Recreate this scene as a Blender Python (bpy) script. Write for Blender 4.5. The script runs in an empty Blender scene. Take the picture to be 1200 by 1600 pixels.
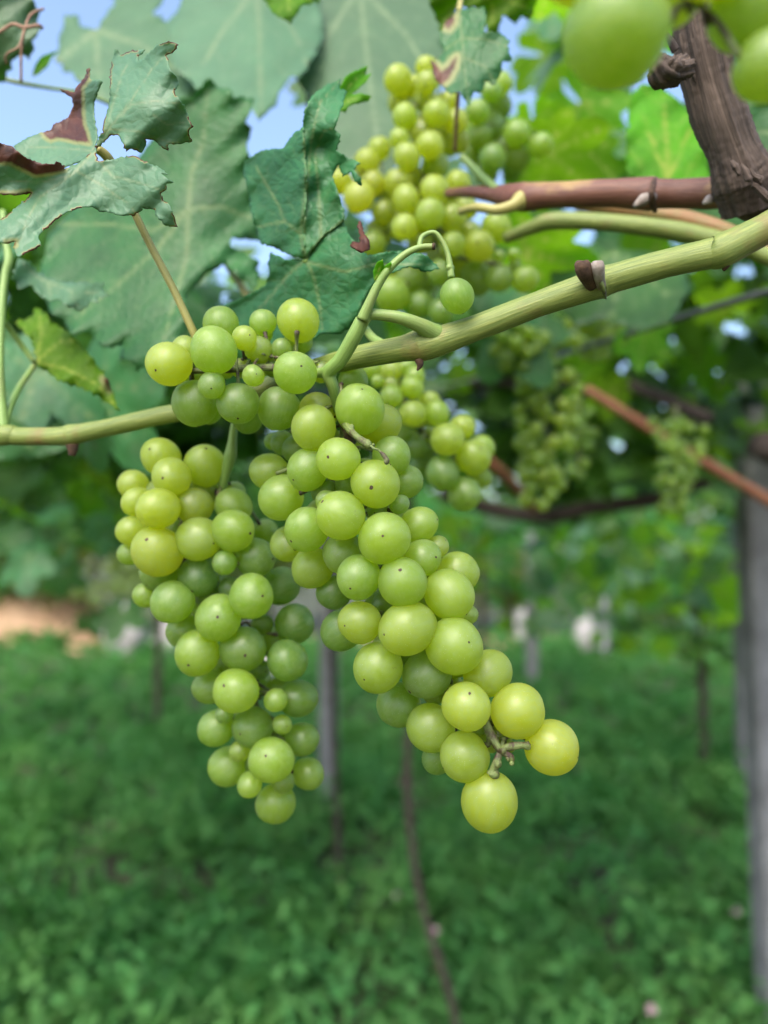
import bpy, math, random
import numpy as np
from mathutils import Vector, Matrix, Euler
from mathutils.geometry import delaunay_2d_cdt

# ------------------------------------------------------------------ camera, sky, sun, exposure
scene = bpy.context.scene
RES_W, RES_H, FPX = 1200.0, 1600.0, 1200.0        # photograph size and focal length in its pixels
CAM_H, PITCH = 1.40, math.radians(4.05)
FOCUS = 0.262
cam_data = bpy.data.cameras.new("camera")
cam = bpy.data.objects.new("camera", cam_data)
scene.collection.objects.link(cam)
cam.location = (0, 0, CAM_H)
cam.rotation_euler = (math.pi / 2 + PITCH, 0, 0)
cam_data.sensor_fit = 'VERTICAL'
cam_data.sensor_height = 36.0
cam_data.lens = FPX / RES_H * 36.0
cam_data.clip_start = 0.01
cam_data.clip_end = 2000
cam_data.dof.use_dof = True
cam_data.dof.focus_distance = FOCUS
cam_data.dof.aperture_fstop = 5.2
cam_data.dof.aperture_blades = 0
scene.camera = cam

SUN_EL, SUN_AZ = math.radians(48), math.radians(200)   # azimuth clockwise from +Y: behind the camera, a little left
world = bpy.data.worlds.new("World")
scene.world = world
world.use_nodes = True
wn = world.node_tree.nodes
wl = world.node_tree.links
wn.clear()
sky = wn.new('ShaderNodeTexSky')
sky.sky_type = 'NISHITA'
sky.sun_disc = False
sky.sun_elevation = SUN_EL
sky.sun_rotation = SUN_AZ
sky.air_density = 1.0
sky.dust_density = 2.5
sky.ozone_density = 1.0
bg = wn.new('ShaderNodeBackground')
bg.inputs['Strength'].default_value = 0.15
wo = wn.new('ShaderNodeOutputWorld')
wl.new(sky.outputs[0], bg.inputs[0])
wl.new(bg.outputs[0], wo.inputs[0])

sun_data = bpy.data.lights.new("sun", 'SUN')
sun_data.energy = 1.5
sun_data.angle = math.radians(40)
sun_data.color = (1.0, 0.95, 0.86)
sun = bpy.data.objects.new("sun", sun_data)
scene.collection.objects.link(sun)
sd = Vector((math.sin(SUN_AZ) * math.cos(SUN_EL), math.cos(SUN_AZ) * math.cos(SUN_EL), math.sin(SUN_EL)))
sun.rotation_euler = sd.to_track_quat('Z', 'Y').to_euler()

vs = scene.view_settings
vs.view_transform = 'Standard'
vs.look = 'None'
vs.gamma = 1.0
vs.use_curve_mapping = False
vs.exposure = 1.5
cy = scene.cycles
cy.use_denoising = True
cy.max_bounces = 6
cy.diffuse_bounces = 3
cy.use_adaptive_sampling = True
cy.adaptive_threshold = 0.025
cy.glossy_bounces = 3
cy.transmission_bounces = 4
cy.sample_clamp_indirect = 6
cy.caustics_reflective = False
cy.caustics_refractive = False

# ------------------------------------------------------------------ helpers
rng = np.random.default_rng(7)
random.seed(7)
COL = scene.collection
CP, SP = math.cos(PITCH), math.sin(PITCH)


def W(px, py, d):
    """the point seen at a photograph pixel, d metres in front of the lens"""
    x = (px - 600.0) / FPX * d
    v = (800.0 - py) / FPX * d
    return Vector((x, d * CP - v * SP, CAM_H + d * SP + v * CP))


def Wn(P):
    """same for an array of (px, py, d)"""
    P = np.asarray(P, float)
    d = P[:, 2]
    x = (P[:, 0] - 600.0) / FPX * d
    v = (800.0 - P[:, 1]) / FPX * d
    return np.stack([x, d * CP - v * SP, CAM_H + d * SP + v * CP], 1)


def link(o, parent=None):
    COL.objects.link(o)
    if parent is not None:
        o.parent = parent
    return o


def tag(o, label=None, cat=None, group=None, kind=None):
    if label: o['label'] = label
    if cat: o['category'] = cat
    if group: o['group'] = group
    if kind: o['kind'] = kind
    return o


def thing(name, label, cat, loc=(0, 0, 0), group=None):
    o = bpy.data.objects.new(name, None)
    o.location = loc
    o.empty_display_size = 0.02
    link(o)
    return tag(o, label, cat, group)


def pin(o, parent):
    """parent keeping world coordinates of mesh data (parents are unrotated empties)"""
    o.parent = parent
    o.matrix_parent_inverse = Matrix.Translation(-Vector(parent.location))
    return o


def mesh_np(name, V, F, mat=None, smooth=True, uv=None, attrs=None):
    """V (n,3); F list of faces or (m,k) array"""
    me = bpy.data.meshes.new(name)
    V = np.asarray(V, dtype=np.float32)
    if isinstance(F, np.ndarray):
        m, k = F.shape
        me.vertices.add(len(V))
        me.vertices.foreach_set('co', V.ravel())
        me.loops.add(m * k)
        me.loops.foreach_set('vertex_index', F.astype(np.int32).ravel())
        me.polygons.add(m)
        me.polygons.foreach_set('loop_start', np.arange(0, m * k, k, dtype=np.int32))
        me.polygons.foreach_set('loop_total', np.full(m, k, dtype=np.int32))
        me.update(calc_edges=True)
        me.validate()
    else:
        me.from_pydata([tuple(map(float, v)) for v in V], [], F)
    me.polygons.foreach_set('use_smooth', [smooth] * len(me.polygons))
    if attrs:
        for k, (typ, arr) in attrs.items():
            a = me.attributes.new(k, typ, 'POINT')
            a.data.foreach_set('vector' if typ == 'FLOAT_VECTOR' else 'value', np.asarray(arr, np.float32).ravel())
    if mat: me.materials.append(mat)
    me.update()
    return me


def part(name, me, parent=None, label=None):
    o = bpy.data.objects.new(name, me)
    link(o)
    if parent is not None: pin(o, parent)
    if label: o['label'] = label
    return o


def catmull(P, R, sub):
    P = np.asarray(P, float); R = np.asarray(R, float)
    n = len(P)
    if n < 3 or sub <= 1:
        t = np.linspace(0, n - 1, (n - 1) * max(sub, 1) + 1)
        i = np.minimum(t.astype(int), n - 2); f = (t - i)[:, None]
        return P[i] * (1 - f) + P[i + 1] * f, R[i] * (1 - f[:, 0]) + R[i + 1] * f[:, 0]
    E = np.vstack([2 * P[0] - P[1], P, 2 * P[-1] - P[-2]])
    out, ro = [], []
    for i in range(n - 1):
        p0, p1, p2, p3 = E[i:i + 4]
        for k in range(sub):
            t = k / sub
            out.append(0.5 * (2 * p1 + (p2 - p0) * t + (2 * p0 - 5 * p1 + 4 * p2 - p3) * t * t + (3 * p1 - p0 - 3 * p2 + p3) * t ** 3))
            ro.append(R[i] * (1 - t) + R[i + 1] * t)
    out.append(P[-1]); ro.append(R[-1])
    return np.array(out), np.array(ro)


class Tubes:
    """collects swept tubes into one mesh"""
    def __init__(self):
        self.V = []; self.F = []; self.lc = []; self.n = 0

    def add(self, P, R, sides=12, sub=6, lump=0.0, ridge=0.0, seed=0):
        C, r = catmull(P, R, sub)
        m = len(C)
        T = np.gradient(C, axis=0)
        T /= np.linalg.norm(T, axis=1)[:, None] + 1e-12
        ref = np.array([0.31, 0.2, 0.93])
        if abs(T[0] @ ref) > 0.9: ref = np.array([1.0, 0.1, 0.0])
        N = ref - T[0] * (ref @ T[0]); N /= np.linalg.norm(N)
        L = np.concatenate([[0], np.cumsum(np.linalg.norm(np.diff(C, axis=0), axis=1))])
        a = np.linspace(0, 2 * math.pi, sides, endpoint=False)
        rs = np.random.default_rng(seed)
        ph = rs.uniform(0, 6.28, 8)
        for i in range(m):
            N = N - T[i] * (N @ T[i]); N /= np.linalg.norm(N) + 1e-12
            B = np.cross(T[i], N)
            rr = np.full(sides, r[i])
            if lump:
                rr = rr * (1 + lump * (np.sin(2 * a + ph[0] + L[i] * 90) * 0.5 + np.sin(3 * a + ph[1] - L[i] * 140) * 0.35 + np.sin(L[i] * 260 + ph[2]) * 0.4))
            if ridge:
                rr = rr * (1 + ridge * (np.sin(9 * a + ph[3] + np.sin(L[i] * 60) * 0.8) * 0.6 + np.sin(17 * a + ph[4] + np.sin(L[i] * 45 + 1) * 1.2) * 0.5 + rs.normal(0, .35, sides)))
            self.V.append(C[i] + (np.cos(a)[:, None] * N + np.sin(a)[:, None] * B) * rr[:, None])
            self.lc.append(np.stack([np.cos(a) * r[i], np.sin(a) * r[i], np.full(sides, L[i])], 1))
        base = self.n
        for i in range(m - 1):
            for k in range(sides):
                k2 = (k + 1) % sides
                self.F.append((base + i * sides + k, base + i * sides + k2, base + (i + 1) * sides + k2, base + (i + 1) * sides + k))
        self.F.append(tuple(base + k for k in range(sides))[::-1])
        self.F.append(tuple(base + (m - 1) * sides + k for k in range(sides)))
        self.n += m * sides
        return self

    def chunk(self, c, r, axis=(0, 0, 1), stretch=1.0, seed=0):
        ax = Vector(axis).normalized()
        rs = np.random.default_rng(seed)
        P = [np.array(c) + np.array(ax) * r * stretch * t + rs.normal(0, r * .12, 3) for t in (-1, -0.6, -0.1, 0.4, 0.8, 1)]
        R = [r * q * rs.uniform(.75, 1.2) for q in (0.5, 0.85, 1.0, 0.9, 0.7, 0.35)]
        return self.add(P, R, sides=24, sub=6, lump=.06, ridge=.13, seed=seed)

    def blob(self, c, r, axis=(0, 0, 1), stretch=1.0, seed=0, rough=0.2):
        """a small uneven nub"""
        ax = Vector(axis).normalized()
        P = [np.array(c) + np.array(ax) * r * stretch * t for t in (-1, -0.7, -0.2, 0.3, 0.75, 1)]
        R = [r * q for q in (0.25, 0.72, 1.0, 0.92, 0.6, 0.2)]
        return self.add(P, R, sides=9, sub=3, lump=rough, seed=seed)

    def mesh(self, name, mat, smooth=True):
        V = np.vstack(self.V)
        return mesh_np(name, V, self.F, mat, smooth, attrs={'lc': ('FLOAT_VECTOR', np.vstack(self.lc))})


# ------------------------------------------------------------------ materials
MATS = {}


def new_mat(name):
    m = bpy.data.materials.new(name)
    m.use_nodes = True
    nt = m.node_tree
    nt.nodes.clear()
    return m, nt, nt.nodes, nt.links


def N(nodes, typ, **kw):
    n = nodes.new(typ)
    for k, v in kw.items():
        if k.startswith('_'):
            setattr(n, k[1:], v)
        else:
            n.inputs[k.replace('__', ' ')].default_value = v
    return n


def ramp(nodes, stops):
    r = nodes.new('ShaderNodeValToRGB')
    e = r.color_ramp.elements
    while len(e) < len(stops): e.new(0.5)
    for i, (p, c) in enumerate(stops):
        e[i].position = p
        e[i].color = c if len(c) == 4 else (*c, 1)
    return r


def mixc(nodes, links, fac, a, b, blend='MIX'):
    m = nodes.new('ShaderNodeMix')
    m.data_type = 'RGBA'
    m.blend_type = blend
    for sock, v in ((m.inputs[0], fac), (m.inputs[6], a), (m.inputs[7], b)):
        if hasattr(v, 'links') or hasattr(v, 'is_linked'):
            links.new(v, sock)
        elif isinstance(v, (int, float)):
            sock.default_value = v
        else:
            sock.default_value = (*v, 1) if len(v) == 3 else v
    return m.outputs[2]


def leaf_material(name, top, translucent, mixfac=0.38, rough=0.42, vein=(0.35, 0.42, 0.14), vary=0.35, attrs=True, spec=0.5, bump=0.5, netscale=260.0, nscale=28.0, alt=None):
    m, nt, n, l = new_mat(name)
    out = n.new('ShaderNodeOutputMaterial')
    oi = n.new('ShaderNodeObjectInfo')
    geo = n.new('ShaderNodeNewGeometry')
    ns = N(n, 'ShaderNodeTexNoise', Scale=nscale, Detail=4.0, Roughness=0.6)
    l.new(geo.outputs['Position'], ns.inputs['Vector'])
    dark = tuple(c * (1 - vary) for c in top)
    lite = tuple(min(1, c * (1 + vary)) for c in top)
    rp = ramp(n, [(0.3, dark), (0.7, lite)])
    l.new(ns.outputs[0], rp.inputs[0])
    col = rp.outputs[0]
    if alt:
        an = N(n, 'ShaderNodeTexNoise', Scale=1.7, Detail=5.0, Roughness=0.7)
        l.new(geo.outputs['Position'], an.inputs['Vector'])
        ar = ramp(n, [(0.42, (0, 0, 0)), (0.66, (1, 1, 1))]); l.new(an.outputs[0], ar.inputs[0])
        col = mixc(n, l, ar.outputs[0], col, alt)
    hv = N(n, 'ShaderNodeHueSaturation')
    mr = N(n, 'ShaderNodeMapRange'); mr.inputs['To Min'].default_value = 0.475; mr.inputs['To Max'].default_value = 0.525
    l.new(oi.outputs['Random'], mr.inputs[0]); l.new(mr.outputs[0], hv.inputs['Hue'])
    mr2 = N(n, 'ShaderNodeMapRange'); mr2.inputs['To Min'].default_value = 0.8; mr2.inputs['To Max'].default_value = 1.25
    l.new(oi.outputs['Random'], mr2.inputs[0]); l.new(mr2.outputs[0], hv.inputs['Value'])
    l.new(col, hv.inputs['Color'])
    col = hv.outputs[0]
    tcol = mixc(n, l, 0.75, col, translucent)
    bs = N(n, 'ShaderNodeBsdfPrincipled', Roughness=rough)
    bs.inputs['Specular IOR Level'].default_value = spec
    bmp = N(n, 'ShaderNodeBump', Strength=bump, Distance=0.0006)
    if attrs:
        av = n.new('ShaderNodeAttribute'); av.attribute_name = 'vein'
        ab = n.new('ShaderNodeAttribute'); ab.attribute_name = 'brown'
        lc = n.new('ShaderNodeAttribute'); lc.attribute_name = 'lc'
        vo = N(n, 'ShaderNodeTexVoronoi', Scale=netscale, _feature='DISTANCE_TO_EDGE')
        wob = N(n, 'ShaderNodeTexNoise', Scale=120.0)
        l.new(lc.outputs['Vector'], wob.inputs['Vector'])
        add = n.new('ShaderNodeVectorMath'); add.operation = 'MULTIPLY_ADD'
        l.new(wob.outputs['Color'], add.inputs[0]); add.inputs[1].default_value = (0.004,) * 3
        l.new(lc.outputs['Vector'], add.inputs[2])
        l.new(add.outputs[0], vo.inputs['Vector'])
        net = ramp(n, [(0.0, (1, 1, 1)), (0.10, (0, 0, 0))])
        l.new(vo.outputs['Distance'], net.inputs[0])
        nm = n.new('ShaderNodeMath'); nm.operation = 'MULTIPLY'; nm.inputs[1].default_value = 0.13
        l.new(net.outputs[0], nm.inputs[0])
        mx = n.new('ShaderNodeMath'); mx.operation = 'MAXIMUM'
        l.new(nm.outputs[0], mx.inputs[0]); l.new(av.outputs['Fac'], mx.inputs[1])
        col = mixc(n, l, mx.outputs[0], col, vein)
        tcol = mixc(n, l, mx.outputs[0], tcol, tuple(min(1, c * 1.1) for c in vein))
        # dry patches: green -> straw rim -> rust brown
        nb = N(n, 'ShaderNodeTexNoise', Scale=170.0, Detail=6.0)
        l.new(lc.outputs['Vector'], nb.inputs['Vector'])
        brp = ramp(n, [(0.3, (0.05, 0.016, 0.008)), (0.7, (0.17, 0.06, 0.03))])
        l.new(nb.outputs[0], brp.inputs[0])
        rimf = ramp(n, [(0.08, (0, 0, 0)), (0.42, (1, 1, 1))]); l.new(ab.outputs['Fac'], rimf.inputs[0])
        brf = ramp(n, [(0.46, (0, 0, 0)), (0.76, (1, 1, 1))]); l.new(ab.outputs['Fac'], brf.inputs[0])
        col = mixc(n, l, rimf.outputs[0], col, (0.30, 0.33, 0.12)); col = mixc(n, l, brf.outputs[0], col, brp.outputs[0])
        tcol = mixc(n, l, rimf.outputs[0], tcol, (0.4, 0.4, 0.12)); tcol = mixc(n, l, brf.outputs[0], tcol, (0.16, 0.03, 0.01))
        hb = n.new('ShaderNodeMath'); hb.operation = 'MULTIPLY_ADD'
        l.new(vo.outputs['Distance'], hb.inputs[0]); hb.inputs[1].default_value = 2.2
        n3 = N(n, 'ShaderNodeTexNoise', Scale=420.0, Detail=4.0)
        l.new(lc.outputs['Vector'], n3.inputs['Vector'])
        l.new(n3.outputs[0], hb.inputs[2])
        l.new(hb.outputs[0], bmp.inputs['Height'])
        l.new(bmp.outputs[0], bs.inputs['Normal'])
    l.new(col, bs.inputs['Base Color'])
    tr = n.new('ShaderNodeBsdfTranslucent')
    l.new(tcol, tr.inputs['Color'])
    ms = n.new('ShaderNodeMixShader'); ms.inputs[0].default_value = mixfac
    l.new(bs.outputs[0], ms.inputs[1]); l.new(tr.outputs[0], ms.inputs[2])
    l.new(ms.outputs[0], out.inputs['Surface'])
    return m


def stem_material(name, c1, c2, c3, streak=420.0, rough=0.5, bump=0.4, patch=14.0, patch_lo=0.52, patch_hi=0.72):
    m, nt, n, l = new_mat(name)
    out = n.new('ShaderNodeOutputMaterial')
    lc = n.new('ShaderNodeAttribute'); lc.attribute_name = 'lc'
    mp = N(n, 'ShaderNodeMapping'); mp.inputs['Scale'].default_value = (1, 1, 0.035)
    l.new(lc.outputs['Vector'], mp.inputs['Vector'])
    st = N(n, 'ShaderNodeTexNoise', Scale=streak * 4, Detail=5.0, Roughness=0.65)
    l.new(mp.outputs[0], st.inputs['Vector'])
    r1 = ramp(n, [(0.32, c1), (0.66, c2)]); l.new(st.outputs[0], r1.inputs[0])
    geo = n.new('ShaderNodeNewGeometry')
    pt = N(n, 'ShaderNodeTexNoise', Scale=patch * 3, Detail=5.0, Roughness=0.6)
    l.new(geo.outputs['Position'], pt.inputs['Vector'])
    r2 = ramp(n, [(patch_lo, (0, 0, 0)), (patch_hi, (1, 1, 1))]); l.new(pt.outputs[0], r2.inputs[0])
    col = mixc(n, l, r2.outputs[0], r1.outputs[0], c3)
    sp = N(n, 'ShaderNodeTexVoronoi', Scale=900.0)
    l.new(lc.outputs['Vector'], sp.inputs['Vector'])
    r3 = ramp(n, [(0.10, (1, 1, 1)), (0.2, (0, 0, 0))]); l.new(sp.outputs['Distance'], r3.inputs[0])
    mm = n.new('ShaderNodeMath'); mm.operation = 'MULTIPLY'; mm.inputs[1].default_value = 0.35; l.new(r3.outputs[0], mm.inputs[0])
    col = mixc(n, l, mm.outputs[0], col, (0.06, 0.045, 0.02))
    bs = N(n, 'ShaderNodeBsdfPrincipled', Roughness=rough)
    l.new(col, bs.inputs['Base Color'])
    bmp = N(n, 'ShaderNodeBump', Strength=bump, Distance=0.001)
    l.new(st.outputs[0], bmp.inputs['Height']); l.new(bmp.outputs[0], bs.inputs['Normal'])
    l.new(bs.outputs[0], out.inputs['Surface'])
    return m


def plain_material(name, c1, c2, scale=20.0, rough=0.7, bump=0.3, dist=0.01, spec=0.4):
    m, nt, n, l = new_mat(name)
    out = n.new('ShaderNodeOutputMaterial')
    geo = n.new('ShaderNodeNewGeometry')
    ns = N(n, 'ShaderNodeTexNoise', Scale=scale, Detail=8.0, Roughness=0.65)
    l.new(geo.outputs['Position'], ns.inputs['Vector'])
    rp = ramp(n, [(0.32, c1), (0.68, c2)]); l.new(ns.outputs[0], rp.inputs[0])
    bs = N(n, 'ShaderNodeBsdfPrincipled', Roughness=rough)
    bs.inputs['Specular IOR Level'].default_value = spec
    l.new(rp.outputs[0], bs.inputs['Base Color'])
    bmp = N(n, 'ShaderNodeBump', Strength=bump, Distance=dist)
    l.new(ns.outputs[0], bmp.inputs['Height']); l.new(bmp.outputs[0], bs.inputs['Normal'])
    l.new(bs.outputs[0], out.inputs['Surface'])
    return m


def berry_material():
    m, nt, n, l = new_mat('grape_skin')
    out = n.new('ShaderNodeOutputMaterial')
    tc = n.new('ShaderNodeTexCoord')
    oi = n.new('ShaderNodeObjectInfo')
    off = n.new('ShaderNodeVectorMath'); off.operation = 'MULTIPLY_ADD'
    cmb = n.new('ShaderNodeCombineXYZ')
    for k in range(3): l.new(oi.outputs['Random'], cmb.inputs[k])
    l.new(cmb.outputs[0], off.inputs[0]); off.inputs[1].default_value = (37.0, 91.0, 53.0)
    l.new(tc.outputs['Object'], off.inputs[2])
    # ripeness, plus shade painted on rear berries: green to yellow-green, one value per berry (object colour red channel)
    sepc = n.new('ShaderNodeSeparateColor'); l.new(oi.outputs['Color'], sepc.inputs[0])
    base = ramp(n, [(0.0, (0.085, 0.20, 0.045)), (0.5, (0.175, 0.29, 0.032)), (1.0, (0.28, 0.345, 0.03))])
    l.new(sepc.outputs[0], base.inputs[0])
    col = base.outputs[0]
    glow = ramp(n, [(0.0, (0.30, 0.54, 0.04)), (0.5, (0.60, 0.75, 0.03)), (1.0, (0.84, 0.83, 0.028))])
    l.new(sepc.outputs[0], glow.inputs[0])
    # faint meridian veins under the skin
    mp = N(n, 'ShaderNodeMapping'); mp.inputs['Scale'].default_value = (4.5, 4.5, 0.7)
    l.new(off.outputs[0], mp.inputs['Vector'])
    vn = N(n, 'ShaderNodeTexNoise', Scale=1.6, Detail=4.0, Distortion=0.4); l.new(mp.outputs[0], vn.inputs['Vector'])
    vr = ramp(n, [(0.42, (0, 0, 0)), (0.62, (1, 1, 1))]); l.new(vn.outputs[0], vr.inputs[0])
    f1 = n.new('ShaderNodeMath'); f1.operation = 'MULTIPLY'; f1.inputs[1].default_value = 0.3; l.new(vr.outputs[0], f1.inputs[0])
    col = mixc(n, l, f1.outputs[0], col, (0.32, 0.42, 0.12))
    # waxy bloom, rubbed off in places
    bn = N(n, 'ShaderNodeTexNoise', Scale=1.3, Detail=5.0, Roughness=0.65); l.new(off.outputs[0], bn.inputs['Vector'])
    br = ramp(n, [(0.35, (0, 0, 0)), (0.68, (1, 1, 1))]); l.new(bn.outputs[0], br.inputs[0])
    f2 = n.new('ShaderNodeMath'); f2.operation = 'MULTIPLY'; f2.inputs[1].default_value = 0.30; l.new(br.outputs[0], f2.inputs[0])
    col = mixc(n, l, f2.outputs[0], col, (0.33, 0.44, 0.22))
    # scuffs and lenticels
    sc = N(n, 'ShaderNodeTexVoronoi', Scale=9.5); l.new(off.outputs[0], sc.inputs['Vector'])
    sr = ramp(n, [(0.05, (1, 1, 1)), (0.16, (0, 0, 0))]); l.new(sc.outputs['Distance'], sr.inputs[0])
    wn2 = N(n, 'ShaderNodeTexNoise', Scale=1.7); l.new(off.outputs[0], wn2.inputs['Vector'])
    wr = ramp(n, [(0.40, (0, 0, 0)), (0.54, (1, 1, 1))]); l.new(wn2.outputs[0], wr.inputs[0])
    f3 = n.new('ShaderNodeMath'); f3.operation = 'MULTIPLY'; l.new(sr.outputs[0], f3.inputs[0]); l.new(wr.outputs[0], f3.inputs[1])
    f3b = n.new('ShaderNodeMath'); f3b.operation = 'MULTIPLY'; f3b.inputs[1].default_value = 0.95; l.new(f3.outputs[0], f3b.inputs[0])
    col = mixc(n, l, f3b.outputs[0], col, (0.62, 0.64, 0.34))
    sc2 = N(n, 'ShaderNodeTexVoronoi', Scale=4.1); l.new(off.outputs[0], sc2.inputs['Vector'])
    sr2 = ramp(n, [(0.022, (1, 1, 1)), (0.04, (0, 0, 0))]); l.new(sc2.outputs['Distance'], sr2.inputs[0])
    f4 = n.new('ShaderNodeMath'); f4.operation = 'MULTIPLY'; f4.inputs[1].default_value = 0.75; l.new(sr2.outputs[0], f4.inputs[0])
    col = mixc(n, l, f4.outputs[0], col, (0.10, 0.08, 0.03))
    # russet rubs on some berries
    rn = N(n, 'ShaderNodeTexNoise', Scale=1.05, Detail=7.0, Roughness=0.75); l.new(off.outputs[0], rn.inputs['Vector'])
    rrp = ramp(n, [(0.67, (0, 0, 0)), (0.74, (1, 1, 1))]); l.new(rn.outputs[0], rrp.inputs[0])
    f5 = n.new('ShaderNodeMath'); f5.operation = 'MULTIPLY'; f5.inputs[1].default_value = 0.7; l.new(rrp.outputs[0], f5.inputs[0])
    col = mixc(n, l, f5.outputs[0], col, (0.16, 0.12, 0.04))
    bs = N(n, 'ShaderNodeBsdfPrincipled')
    l.new(col, bs.inputs['Base Color'])
    rr = ramp(n, [(0.3, (0.40,) * 3), (0.7, (0.58,) * 3)]); l.new(bn.outputs[0], rr.inputs[0])
    l.new(rr.outputs[0], bs.inputs['Roughness'])
    bs.inputs['Specular IOR Level'].default_value = 0.55
    bs.inputs['Subsurface Weight'].default_value = 1.0
    bs.inputs['Subsurface Radius'].default_value = (1.0, 0.9, 0.3)
    bs.inputs['Subsurface Scale'].default_value = 0.05
    bs.inputs['Coat Weight'].default_value = 0.9
    cr = ramp(n, [(0.3, (0.27,) * 3), (0.7, (0.56,) * 3)]); l.new(bn.outputs[0], cr.inputs[0]); l.new(cr.outputs[0], bs.inputs['Coat Roughness'])
    bmp = N(n, 'ShaderNodeBump', Strength=0.12, Distance=0.0004)
    fb = N(n, 'ShaderNodeTexNoise', Scale=9.0, Detail=6.0); l.new(off.outputs[0], fb.inputs['Vector'])
    l.new(fb.outputs[0], bmp.inputs['Height']); l.new(bmp.outputs[0], bs.inputs['Normal'])
    tr = n.new('ShaderNodeBsdfTranslucent')
    tcol = mixc(n, l, f1.outputs[0], glow.outputs[0], (0.60, 0.72, 0.16))
    tcol = mixc(n, l, f3b.outputs[0], tcol, (0.80, 0.85, 0.45)); tcol = mixc(n, l, f4.outputs[0], tcol, (0.10, 0.07, 0.03)); tcol = mixc(n, l, f5.outputs[0], tcol, (0.20, 0.15, 0.04)); l.new(tcol, tr.inputs['Color'])
    ms = n.new('ShaderNodeMixShader'); ms.inputs[0].default_value = 0.52
    l.new(bs.outputs[0], ms.inputs[1]); l.new(tr.outputs[0], ms.inputs[2])
    l.new(ms.outputs[0], out.inputs['Surface'])
    return m


M_BERRY = berry_material()
M_LEAF = leaf_material('vine_leaf_blade', (0.030, 0.130, 0.032), (0.16, 0.44, 0.012), mixfac=0.36, rough=0.48, vein=(0.17, 0.26, 0.09), spec=0.4)
M_LEAF_PALE = leaf_material('vine_leaf_blade_pale', (0.105, 0.22, 0.108), (0.22, 0.46, 0.05), mixfac=0.42, rough=0.45, vein=(0.26, 0.35, 0.17), vary=0.12, bump=0.4)
M_LEAF_YOUNG_BACKLIT = leaf_material('vine_leaf_blade_young_backlit', (0.10, 0.27, 0.008), (0.30, 0.60, 0.008), mixfac=0.55, rough=0.5, vein=(0.40, 0.48, 0.08), spec=0.22)  # young and back-lit leaves; the backlight is painted into the brighter yellow-green
M_FOL = leaf_material('canopy_leaves', (0.042, 0.13, 0.024), (0.20, 0.46, 0.012), mixfac=0.40, rough=0.5, attrs=False, vary=0.6, spec=0.28)
M_WEED = leaf_material('weed_leaves', (0.060, 0.212, 0.062), (0.13, 0.42, 0.05), mixfac=0.4, rough=0.6, attrs=False, vary=0.6, spec=0.2, nscale=9.0, alt=(0.11, 0.265, 0.065))
M_TREE = leaf_material('tree_leaves', (0.13, 0.21, 0.045), (0.32, 0.44, 0.05), mixfac=0.4, rough=0.5, attrs=False, vary=0.4)
M_CANE = stem_material('green_cane_bark', (0.095, 0.15, 0.025), (0.24, 0.28, 0.06), (0.20, 0.12, 0.04), patch_lo=0.55, patch_hi=0.74)
M_SHOOT = stem_material('green_shoot_skin', (0.14, 0.24, 0.045), (0.22, 0.34, 0.08), (0.20, 0.25, 0.07), bump=0.2)
M_PETIOLE = stem_material('leaf_stalk_skin', (0.27, 0.25, 0.06), (0.38, 0.34, 0.11), (0.28, 0.19, 0.08), bump=0.15, patch_lo=0.6)
M_RED = stem_material('reddish_cane_bark', (0.085, 0.028, 0.02), (0.20, 0.08, 0.045), (0.30, 0.19, 0.06), patch=9.0, patch_lo=0.55, patch_hi=0.68)
M_ORANGE = stem_material('orange_cane_bark', (0.19, 0.09, 0.03), (0.32, 0.18, 0.07), (0.18, 0.18, 0.05))
M_BARK = stem_material('old_vine_bark', (0.022, 0.015, 0.011), (0.13, 0.092, 0.07), (0.06, 0.04, 0.03), streak=160.0, rough=0.85, bump=1.0, patch=10.0)
M_DARKBARK = stem_material('dark_vine_bark', (0.016, 0.011, 0.009), (0.055, 0.038, 0.03), (0.04, 0.028, 0.022), streak=120.0, rough=0.85, bump=0.8)
M_RUSTCANE = stem_material('rusty_cane_bark', (0.14, 0.045, 0.018), (0.26, 0.09, 0.04), (0.18, 0.09, 0.04), rough=0.6)
M_RACHIS = stem_material('bunch_stalk_skin', (0.09, 0.13, 0.03), (0.17, 0.21, 0.06), (0.045, 0.022, 0.014), patch=60.0, patch_lo=0.46, patch_hi=0.58, bump=0.6)
M_DRY = plain_material('dry_brown_scrap', (0.03, 0.016, 0.01), (0.12, 0.065, 0.035), scale=300.0, rough=0.8, bump=0.6, dist=0.001)
M_SCAR = plain_material('berry_scar', (0.03, 0.02, 0.01), (0.09, 0.06, 0.03), scale=900.0, rough=0.9)
M_BUD = plain_material('dormant_bud', (0.20, 0.15, 0.12), (0.42, 0.37, 0.33), scale=260.0, rough=0.8)
M_TWIG = plain_material('tendril_skin', (0.20, 0.10, 0.07), (0.38, 0.22, 0.13), scale=120.0, rough=0.6)
M_POST = plain_material('concrete_post', (0.11, 0.11, 0.115), (0.23, 0.23, 0.24), scale=9.0, rough=0.85, bump=0.3, dist=0.004)
M_WIRE = plain_material('galvanised_wire', (0.05, 0.055, 0.055), (0.11, 0.12, 0.12), scale=90.0, rough=0.5)
M_TUBE = plain_material('dark_teal_tube', (0.015, 0.04, 0.05), (0.03, 0.07, 0.08), scale=30.0, rough=0.4)
M_SOIL = plain_material('soil', (0.035, 0.05, 0.02), (0.08, 0.075, 0.04), scale=3.0, rough=0.95, bump=0.5, dist=0.03)
M_BANK = plain_material('bare_earth', (0.30, 0.18, 0.10), (0.48, 0.32, 0.20), scale=1.6, rough=0.95, bump=0.6, dist=0.08)
M_STONE = plain_material('pale_stone', (0.24, 0.23, 0.22), (0.38, 0.36, 0.34), scale=5.0, rough=0.85, bump=0.5, dist=0.02)
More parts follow.
